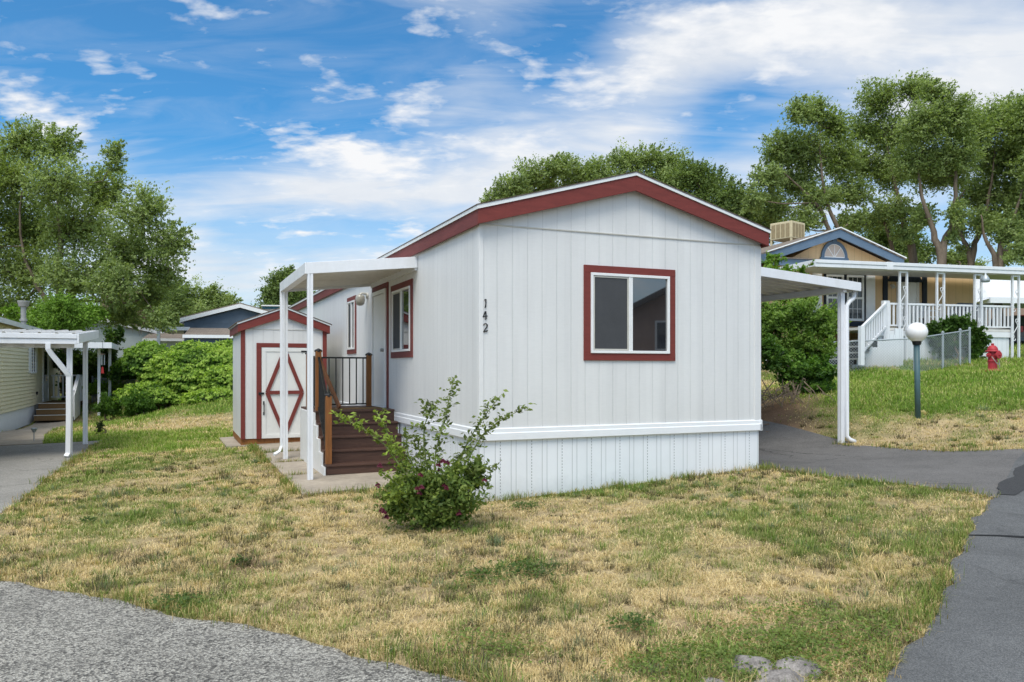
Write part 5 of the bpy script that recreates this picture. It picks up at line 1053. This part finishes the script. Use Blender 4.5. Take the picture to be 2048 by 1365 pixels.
# rocks by the road tip
for i, (u, v, Y, s_, lab) in enumerate([(1500,1356,4.15,.12,'grey lichen rock among clover at the bottom edge, left of the flat rock'),(1575,1382,3.92,.15,'flat grey rock at the bottom edge of the lawn tip'),(1590,1352,4.16,.12,'pinkish brown rock half sunk behind the flat rock'),(1425,1374,3.97,.07,'small purple grey stone left of the lichen rocks')]):
    p = at(u, v, Y); z_ = tz(p[0], p[1]); bm = bmesh.new(); bmesh.ops.create_icosphere(bm, subdivisions=4, radius=1)
    for q_ in bm.verts:
        k = 1+.6*(float(fbm(np.array([q_.co.x*1.2+i*9]), np.array([q_.co.y*1.2+q_.co.z*1.7]), 5+i, 4)[0])-.5)*2; q_.co = Vector((q_.co.x*s_*1.25*k, q_.co.y*s_*k, q_.co.z*s_*.55*k))
    me = bpy.data.meshes.new('rock'); bm.to_mesh(me); bm.free(); me.materials.append(M['rock'])
    for f_ in me.polygons: f_.use_smooth = True
    o = bpy.data.objects.new('rock', me); C.objects.link(o); o.location = (p[0], p[1], z_-s_*.12); o.rotation_euler = (0, 0, i*1.3); tag(o, lab, 'rock', 'rocks at the tip of the lawn')

# ------------------------------------------------------------------ grass
def scatter(n, y0, y1, power, halfw=.80):
    t_ = RNG.random(n); e = 1-power; y = (y0**e+(y1**e-y0**e)*t_)**(1/e); return (RNG.random(n)*2-1)*halfw*y, y
EXC = [p_gravel, p_street, p_drive, p_ldrive, p_lwalk, p_slab, p_shedslab, p_home, p_lhome]
def keep(x, y, exc=EXC):
    k = np.ones(x.shape, bool)
    for p in exc:
        xs_ = [q_[0] for q_ in p]; ys_ = [q_[1] for q_ in p]
        bb = (x > min(xs_)) & (x < max(xs_)) & (y > min(ys_)) & (y < max(ys_)); idx = np.nonzero(bb & k)[0]
        if len(idx): k[idx[inside(p, x[idx], y[idx])]] = False
    return k
def blades(x, y, L, Wd, tilt, az, col, tipcol):
    n = len(x); z = terr(x, y)-.004; d = np.c_[np.cos(az), np.sin(az)]; s = np.c_[-np.sin(az), np.cos(az), np.zeros(n)]*(Wd/2)[:, None]
    b0 = np.c_[x, y, z]; h1 = L*.55*np.cos(tilt*.6); r1 = L*.55*np.sin(tilt*.6); h2 = h1+L*.45*np.cos(np.minimum(tilt*1.35, 1.75)); r2 = r1+L*.45*np.sin(tilt*1.35)
    m = b0+np.c_[d*r1[:, None], h1]; e = b0+np.c_[d*r2[:, None], np.maximum(h2, .006)]
    V = np.stack([b0-s, b0+s, m+s*.8, m-s*.8, e], 1).reshape(-1, 3); i = np.arange(n)*5
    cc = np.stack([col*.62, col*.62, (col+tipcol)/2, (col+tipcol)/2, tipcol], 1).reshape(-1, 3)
    fc = np.stack([np.c_[i, i+1, i+2], np.c_[i, i+2, i+3], np.c_[i+3, i+2, i+4]], 1).reshape(-1)
    return V, fc, cc
def grass(name, n, y0, y1, power, seed_len, mode, label):
    x, y = scatter(n, y0, y1, power); k = keep(x, y); x, y = x[k], y[k]
    g = green(x, y); dd = dirt(x, y)
    tuft = fbm(x*4.2, y*4.2, 77, 3); patch = fbm(x*1.7, y*1.7, 44, 3); bare = fbm(x*6.5, y*6.5, 91, 2)
    k = RNG.random(len(x)) > dd*.93; k &= RNG.random(len(x)) > np.clip((.46-bare)*5.5, 0, .9)*(g < .4)
    x, y, g, tuft, patch = x[k], y[k], g[k], tuft[k], patch[k]; n = len(x)
    isg = RNG.random(n) < np.clip(g*1.2-.08+(tuft-.5)*1.5*(g < .6), 0.02, .97)
    grey = (~isg) & (tuft > .585) & (RNG.random(n) < .75) & (y < 16)
    far = np.clip((y-14)/10, 0, 1)
    L = np.where(isg, RNG.uniform(.035, .085, n)*(.75+.7*tuft), RNG.uniform(.045, .115, n)); L = np.where(grey, RNG.uniform(.03, .06, n), L)*(.78+.7*far)*np.where(isg & (g > .8), 1.3, 1)
    Wd = np.maximum(np.where(isg, .0040, .0033), y*.00062)*RNG.uniform(.7, 1.3, n)
    tilt = np.where(isg, RNG.uniform(.2, 1.2, n), RNG.uniform(.95, 1.56, n)); tilt = np.where(grey, RNG.uniform(.1, .9, n), tilt)
    az = RNG.uniform(0, 6.283, n)
    st_ = np.array((.82,.67,.38)); st2 = np.array((.52,.38,.19)); u = RNG.random((n, 1)); dry = st2+(st_-st2)*u
    lush = np.array((.12,.19,.035)); pale = np.array((.33,.37,.11)); lush = np.array((.145,.27,.030)) if mode else lush; pale = np.array((.34,.42,.09)) if mode else pale; gr_ = lush+(pale-lush)*np.clip(RNG.random((n, 1))*.8+(.45-patch[:, None])*1.2+.15, 0, 1)
    gry = np.array((.20,.17,.10))*RNG.uniform(.7, 1.3, (n, 1))
    olive = np.array((.37,.33,.13)); dry = np.where((patch > .56)[:, None] & (RNG.random((n, 1)) < .55), olive*RNG.uniform(.75, 1.2, (n, 1)), dry)
    col = np.where(isg[:, None], gr_, dry); col = np.where(grey[:, None], gry, col)*RNG.uniform(.82, 1.15, (n, 1))
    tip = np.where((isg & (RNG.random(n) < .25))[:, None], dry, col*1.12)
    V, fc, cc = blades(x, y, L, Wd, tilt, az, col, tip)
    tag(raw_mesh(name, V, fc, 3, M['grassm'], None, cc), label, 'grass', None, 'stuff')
grass('lawn_grass', 520000, 3.3, 15, 1.35, 0, 0, 'dry straw coloured lawn with green patches in front of the white home')
def tufts(n, y0, y1):
    cx, cy2 = scatter(n, y0, y1, 1.3); k = keep(cx, cy2); cx, cy2 = cx[k], cy2[k]; dens = fbm(cx*.8, cy2*.8, 131, 3); k = RNG.random(len(cx)) < np.clip((dens-.35)*4, .08, 1); cx, cy2 = cx[k], cy2[k]; m = len(cx)
    g = green(cx, cy2); kind = RNG.random(m); size = RNG.gamma(3, .33, m)*.043+.020; nb = 44
    x = np.repeat(cx, nb)+RNG.normal(size=m*nb)*np.repeat(size, nb)*.45; y = np.repeat(cy2, nb)+RNG.normal(size=m*nb)*np.repeat(size, nb)*.45
    k = keep(x, y, EXC[:6]); az = np.arctan2(y-np.repeat(cy2, nb), x-np.repeat(cx, nb))+RNG.normal(size=m*nb)*.8
    gr_ = np.array((.13,.20,.04)); gy = np.array((.125,.112,.064)); st = np.array((.72,.56,.28)); bl = np.array((.15,.20,.11))
    pg = np.clip(.25+g*.9, 0, .85)
    c = np.where((kind < pg)[:, None], np.where((RNG.random(m) < .25)[:, None], bl, gr_*RNG.uniform(.75, 1.5, (m, 1))), np.where((RNG.random(m) < .62)[:, None], gy*RNG.uniform(.7, 1.2, (m, 1)), st*RNG.uniform(.8, 1.1, (m, 1))))
    c = np.repeat(c, nb, 0)*RNG.uniform(.7, 1.25, (m*nb, 1)); tip = np.where((RNG.random(m*nb) < .2)[:, None], st*.8, c*1.15)
    L = np.repeat(size, nb)*RNG.uniform(.6, 1.35, m*nb)
    V, fc, cc = blades(x[k], y[k], L[k], np.maximum(.0038, y*.0006)[k]*RNG.uniform(.7, 1.3, k.sum()), RNG.uniform(.15, 1.15, k.sum()), az[k], c[k], tip[k])
    tag(raw_mesh('grass_tufts', V, fc, 3, M['grassm'], None, cc), 'grey, green and straw coloured tufts scattered through the dry front lawn', 'grass', None, 'stuff')
tufts(7500, 3.5, 16)
grass('far_grass', 330000, 15, 40, 1.5, 0, 1, 'greener grass of the back yard and of the slope below the tan house')
# ragged fringe along hard edges: pavement, walls and slab joints
ex, ey_ = [], []
def fringe(pts, per_m, off, spread_):
    for (x0, y0), (x1, y1) in zip(pts[:-1], pts[1:]):
        L_ = math.hypot(x1-x0, y1-y0); n_ = RNG.poisson(L_*per_m)
        t_ = RNG.random(n_); o_ = off+RNG.normal(size=n_)*spread_; ex.extend(x0+(x1-x0)*t_-(y1-y0)/max(L_, 1e-6)*o_); ey_.extend(y0+(y1-y0)*t_+(x1-x0)/max(L_, 1e-6)*o_)
fringe(gravel_edge, 420, .05, .05); fringe(st_edge, 420, .06, .05); fringe(roughen(dr_near, .05, seed=8), 300, .05, .06); fringe([H(-.06,-.06), H(4.3,-.06)], 420, -.04, .05); fringe([H(-1.9,8.2), H(-1.9,1.45), H(-.6,1.45)], 380, -.04, .05); fringe(roughen(dr_far, .05, seed=9), 260, -.05, .06); fringe(ld, 260, -.05, .07)
for b_ in (3.26, 4.96, 6.56): fringe([H(-1.88,b_), H(-1.15 if b_ > 3.5 else -1.4, b_)], 420, 0, .015)
x, y = np.array(ex), np.array(ey_); cl_ = fbm(x*2.2, y*2.2, 61, 3); k = RNG.random(len(x)) < np.clip((cl_-.38)*5, .12, 1); x, y = x[k], y[k]; n_ = len(x); cl_ = cl_[k]
gcol = np.where(RNG.random((n_, 1)) < np.clip(.15+(cl_[:, None]-.4)*3, .1, .9), np.array((.10,.165,.03))+(np.array((.24,.27,.07))-np.array((.10,.165,.03)))*RNG.random((n_, 1)), np.array((.42,.31,.14))*RNG.uniform(.7, 1.15, (n_, 1)))
V, fc, cc = blades(x, y, RNG.uniform(.05, .13, n_)*(.6+.9*cl_), np.maximum(.0042, y*.0006)*RNG.uniform(.7, 1.3, n_), RNG.uniform(.1, 1.15, n_), RNG.uniform(0, 6.28, n_), gcol, gcol*1.15)
tag(raw_mesh('edge_grass', V, fc, 3, M['grassm'], None, cc), 'longer grass growing along pavement edges, walls and slab joints', 'grass', None, 'stuff')
# clover and broad leaved weeds
def patchleaf(name, label, spots, size, cols, kind='stuff', cat='ground cover'):
    cs, ds, ns, co, Ls = [], [], [], [], []
    for u, v, r_, n_ in spots:
        p = on_ground(u, v); x = p[0]+RNG.normal(size=n_)*r_; y = p[1]+RNG.normal(size=n_)*r_*1.0; k = keep(x, y); x, y = x[k], y[k]; m_ = len(x); q_ = np.exp(-((x-p[0])**2+(y-p[1])**2)/(2*r_*r_))
        cs.append(np.c_[x, y, terr(x, y)+RNG.uniform(.012, .045, m_)+.05*q_*RNG.random(m_)]); a_ = RNG.uniform(0, 6.28, m_); ds.append(np.c_[np.cos(a_), np.sin(a_), RNG.uniform(-.1,.6,m_)]); ns.append(RNG.normal(size=(m_, 3))*.4+np.array((0,-.1,1)))
        t_ = RNG.random((m_, 1)); co.append((np.array(cols[0])+(np.array(cols[1])-np.array(cols[0]))*t_)*RNG.uniform(.8,1.2,(m_,1))); Ls.append(size*RNG.uniform(.6,1.4,m_))
    L = np.concatenate(Ls); o = leaf_mesh(name, np.vstack(cs), np.vstack(ds), unit(np.vstack(ns)), L, L*.72, np.vstack(co), M['leaf'], None, .1); tag(o, label, cat, None, kind)
patchleaf('clover', 'clover patches creeping through the lawn tip near the road', [(1560,1310,.22,800),(1500,1290,.18,450),(1620,1330,.24,800),(1450,1340,.16,900),(1350,1330,.15,700),(1680,1300,.20,1000),(1620,1250,.22,900),(1750,1270,.15,500),(1300,1350,.12,500),(960,1300,.16,500),(1005,1320,.12,300)], .020, ((.10,.16,.03),(.24,.30,.08)))
WD = ((.05,.10,.022),(.14,.20,.05))
for u, v, r_, n_, lab in [(1050,1148,.15,750,'dark green spreading weed in the middle of the front lawn'),(960,1160,.10,250,'small leafy weed left of the dark spreading weed'),(176,1047,.05,150,'bright green weed tuft in dry grass at the far left'),(478,1130,.045,160,'blue green weed tuft between gravel road and rose bush'),(1270,1258,.08,260,'small dark weed near the front tip of the lawn'),(1050,1018,.10,300,'low weed growing at the foot of the white skirting'),(350,1215,.13,450,'leafy weed at the edge of the gravel road'),(1528,922,.06,160,'green weed at the right front corner of the skirting')]:
    patchleaf('weed', lab, [(u, v, r_, n_)], .026, WD, None, 'weed')

# ------------------------------------------------------------------ sky, sun, camera
SUN_EL, SUN_AZ = R(58), math.atan2(-.28, -.96)            # azimuth from +Y towards +X
w = bpy.data.worlds.new('World'); sc.world = w; w.use_nodes = True; T_ = NT.__new__(NT); T_.t = w.node_tree; T_.t.nodes.clear()
wo = T_.n('ShaderNodeOutputWorld'); bg = T_.n('ShaderNodeBackground'); bg.inputs[1].default_value = .1; T_.t.links.new(bg.outputs[0], wo.inputs[0])
sky = T_.n('ShaderNodeTexSky', sky_type='NISHITA'); sky.sun_disc = False; sky.sun_elevation = SUN_EL; sky.sun_rotation = SUN_AZ; sky.air_density = 1.0; sky.dust_density = .6; sky.ozone_density = 2.0
g = T_.coord('Generated'); dx, dy, dz = T_.sep(g)
az = T_.math('ARCTAN2', dx, dy); el = T_.math('ARCSINE', dz)
inv = T_.math('DIVIDE', 1.0, T_.math('ADD', T_.math('MAXIMUM', dz, 0.0), .22))
pv = T_.n('ShaderNodeCombineXYZ'); T_.put(pv.inputs[0], T_.math('MULTIPLY', dx, inv)); T_.put(pv.inputs[1], T_.math('MULTIPLY', dy, inv))
P0 = pv.outputs[0]
soft = T_.noise(T_.scaled(P0, 1.0, 1.0, 1), 1.5, 5, .52, dist=.5); puff = T_.noise(T_.scaled(P0, 1, 1.15, 1), 4.2, 7, .58, dist=.35); mott = T_.noise(T_.scaled(P0, 1, 1.6, 1), 17, 4, .5, dist=.2)
wv = T_.n('ShaderNodeMapping'); wv.inputs['Rotation'].default_value = (0, 0, R(-28)); wv.inputs['Scale'].default_value = (1.0, 3.6, 1); T_.put(wv.inputs[0], P0)
wisp = T_.noise(wv.outputs[0], 1.7, 8, .58, dist=1.1)
def blob(u, v, ru, rv, rot, wt):
    a0 = math.atan((u-CX)/F); e0 = math.atan((HY-v)/F*math.cos(a0)); c, s = math.cos(R(rot)), math.sin(R(rot))
    x = T_.math('SUBTRACT', az, a0); y = T_.math('SUBTRACT', el, e0)
    p = T_.math('MULTIPLY', T_.math('ADD', T_.math('MULTIPLY', x, c), T_.math('MULTIPLY', y, s)), F/ru); q_ = T_.math('MULTIPLY', T_.math('SUBTRACT', T_.math('MULTIPLY', y, c), T_.math('MULTIPLY', x, s)), F/rv)
    return T_.math('MULTIPLY', T_.math('EXPONENT', T_.math('MULTIPLY', T_.math('ADD', T_.math('MULTIPLY', p, p), T_.math('MULTIPLY', q_, q_)), -1.0)), wt)
def total(lst):
    o_ = None
    for b_ in lst: k = blob(*b_); o_ = k if o_ is None else T_.math('ADD', o_, k)
    return o_
SOFT = [(1050,335,440,85,3,.52),(640,380,300,42,-3,.42),(430,540,200,60,0,.36),(340,440,90,30,0,.2),(1750,90,420,110,-4,.42),(1500,40,330,90,0,.4),(1960,190,200,50,10,.4),(1290,140,150,50,14,.35),(900,200,200,80,35,.28),(1380,330,160,40,0,.1),(820,560,300,60,0,.3),(1480,330,90,50,0,.15),(40,195,90,50,-20,.12),(220,290,160,40,-8,-.22),(60,90,160,60,-20,-.15),
        (440,170,300,70,-12,-.22),(600,150,300,130,-10,-.42),(1130,60,130,110,0,-.35),(1420,235,110,45,12,-.40),(690,470,170,26,2,-.75),(440,452,110,16,0,-.40),(900,420,60,10,8,-.2),(420,290,160,50,-8,-.35),(1440,290,120,40,20,-.2),(1890,90,90,40,0,-.10),(250,60,260,60,0,-.25)]
PUFF = [(650,298,90,38,-4,.5),(770,330,60,22,0,.3),(1000,300,160,40,10,.22),(330,520,120,30,0,.2),(840,195,110,42,32,.40),(1480,55,200,60,-4,.46),(1280,145,130,40,14,.42),(1700,40,240,70,0,.2),(70,195,110,50,-30,.36),(195,110,40,30,-30,.22),(215,160,36,24,-10,.20),(215,195,40,16,0,.16),(818,48,34,36,30,.30),(410,14,70,16,-12,.24),(630,468,55,8,0,.45),(330,308,80,12,0,.32),(1550,143,40,10,0,.28),(620,115,26,14,0,.2),(665,140,16,8,0,.2),(850,452,60,14,12,.36),(760,515,120,18,4,.3),(920,370,320,50,0,.12),(520,340,60,30,0,.0),(285,152,22,8,0,.2)]
sd_ = T_.math('ADD', T_.math('MULTIPLY', T_.math('SUBTRACT', soft, .5), 1.7), total(SOFT))
sd_ = T_.math('ADD', sd_, T_.math('MULTIPLY', T_.math('SUBTRACT', wisp, .5), .95))
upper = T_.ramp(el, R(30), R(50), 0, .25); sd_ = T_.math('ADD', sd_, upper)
al_soft = T_.ramp(sd_, -.12, .62, 0, .93)
pd = T_.math('ADD', T_.math('MULTIPLY', T_.math('SUBTRACT', puff, .5), 1.5), total(PUFF)); pd = T_.math('ADD', pd, T_.math('MULTIPLY', T_.math('SUBTRACT', mott, .5), .8))
al_puff = T_.ramp(pd, .16, .58, 0, 1)
haze = T_.ramp(el, R(2), R(15), .78, 0)
wv2 = T_.n('ShaderNodeMapping'); wv2.inputs['Rotation'].default_value = (0, 0, R(35)); wv2.inputs['Scale'].default_value = (.8, 2.6, 1); T_.put(wv2.inputs[0], P0)
veil = T_.ramp(T_.noise(wv2.outputs[0], 2.3, 7, .6, dist=1.4), .44, .78, .02, .19)
al = T_.math('SUBTRACT', 1.0, T_.math('MULTIPLY', T_.math('MULTIPLY', T_.math('SUBTRACT', 1.0, al_soft), T_.math('SUBTRACT', 1.0, al_puff)), T_.math('MULTIPLY', T_.math('SUBTRACT', 1.0, veil), T_.math('SUBTRACT', 1.0, haze))))
shade = T_.ramp(T_.math('ADD', T_.math('MULTIPLY', puff, .6), T_.math('MULTIPLY', soft, .5)), .42, .72, 0, 1)
cloud = T_.mix(shade, (7.7, 8.1, 8.7), (9.3, 9.4, 9.5))
cloud = T_.mix(al_puff, cloud, (9.4, 9.5, 9.7))
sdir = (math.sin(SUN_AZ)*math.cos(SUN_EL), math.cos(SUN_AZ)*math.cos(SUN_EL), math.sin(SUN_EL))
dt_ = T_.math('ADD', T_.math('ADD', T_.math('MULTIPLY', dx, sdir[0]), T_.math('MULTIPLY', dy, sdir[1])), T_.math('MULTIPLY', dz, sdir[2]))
fill_glow = T_.n('ShaderNodeCombineColor'); gk = T_.ramp(dt_, .22, .95, 1.0, 3.3); [T_.put(fill_glow.inputs[i], T_.math('POWER', gk, (1.02, .99, .92)[i])) for i in range(3)]
cloud = T_.mix(1.0, cloud, fill_glow.outputs[0], 'MULTIPLY')      # unseen cloud round the sun, behind the camera, brightened to add fill light
blue = T_.mix(1.0, sky.outputs[0], (.42, 1.20, 1.62), 'MULTIPLY')
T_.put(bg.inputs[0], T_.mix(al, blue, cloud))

su = bpy.data.lights.new('sun', 'SUN'); su.energy = 2.6; su.angle = R(28); su.color = (1, .94, .84); so = bpy.data.objects.new('sun', su); C.objects.link(so)
sv = Vector((math.sin(SUN_AZ)*math.cos(SUN_EL), math.cos(SUN_AZ)*math.cos(SUN_EL), math.sin(SUN_EL))); so.rotation_euler = (-sv).to_track_quat('-Z', 'Y').to_euler()
cd = bpy.data.cameras.new('camera'); cam = bpy.data.objects.new('camera', cd); C.objects.link(cam); sc.camera = cam
cam.location = (0, 0, CH); cam.rotation_euler = (R(90), 0, 0); cd.sensor_width = 36; cd.lens = 36*F/2048; cd.shift_y = (HY-682.5)/2048; cd.clip_start = .1; cd.clip_end = 2000
sc.view_settings.view_transform = 'Standard'; sc.view_settings.look = 'None'; sc.view_settings.exposure = 0; sc.view_settings.gamma = 1
sc.cycles.max_bounces = 6; sc.cycles.diffuse_bounces = 3; sc.cycles.glossy_bounces = 3; sc.cycles.transmission_bounces = 2; sc.cycles.transparent_max_bounces = 4
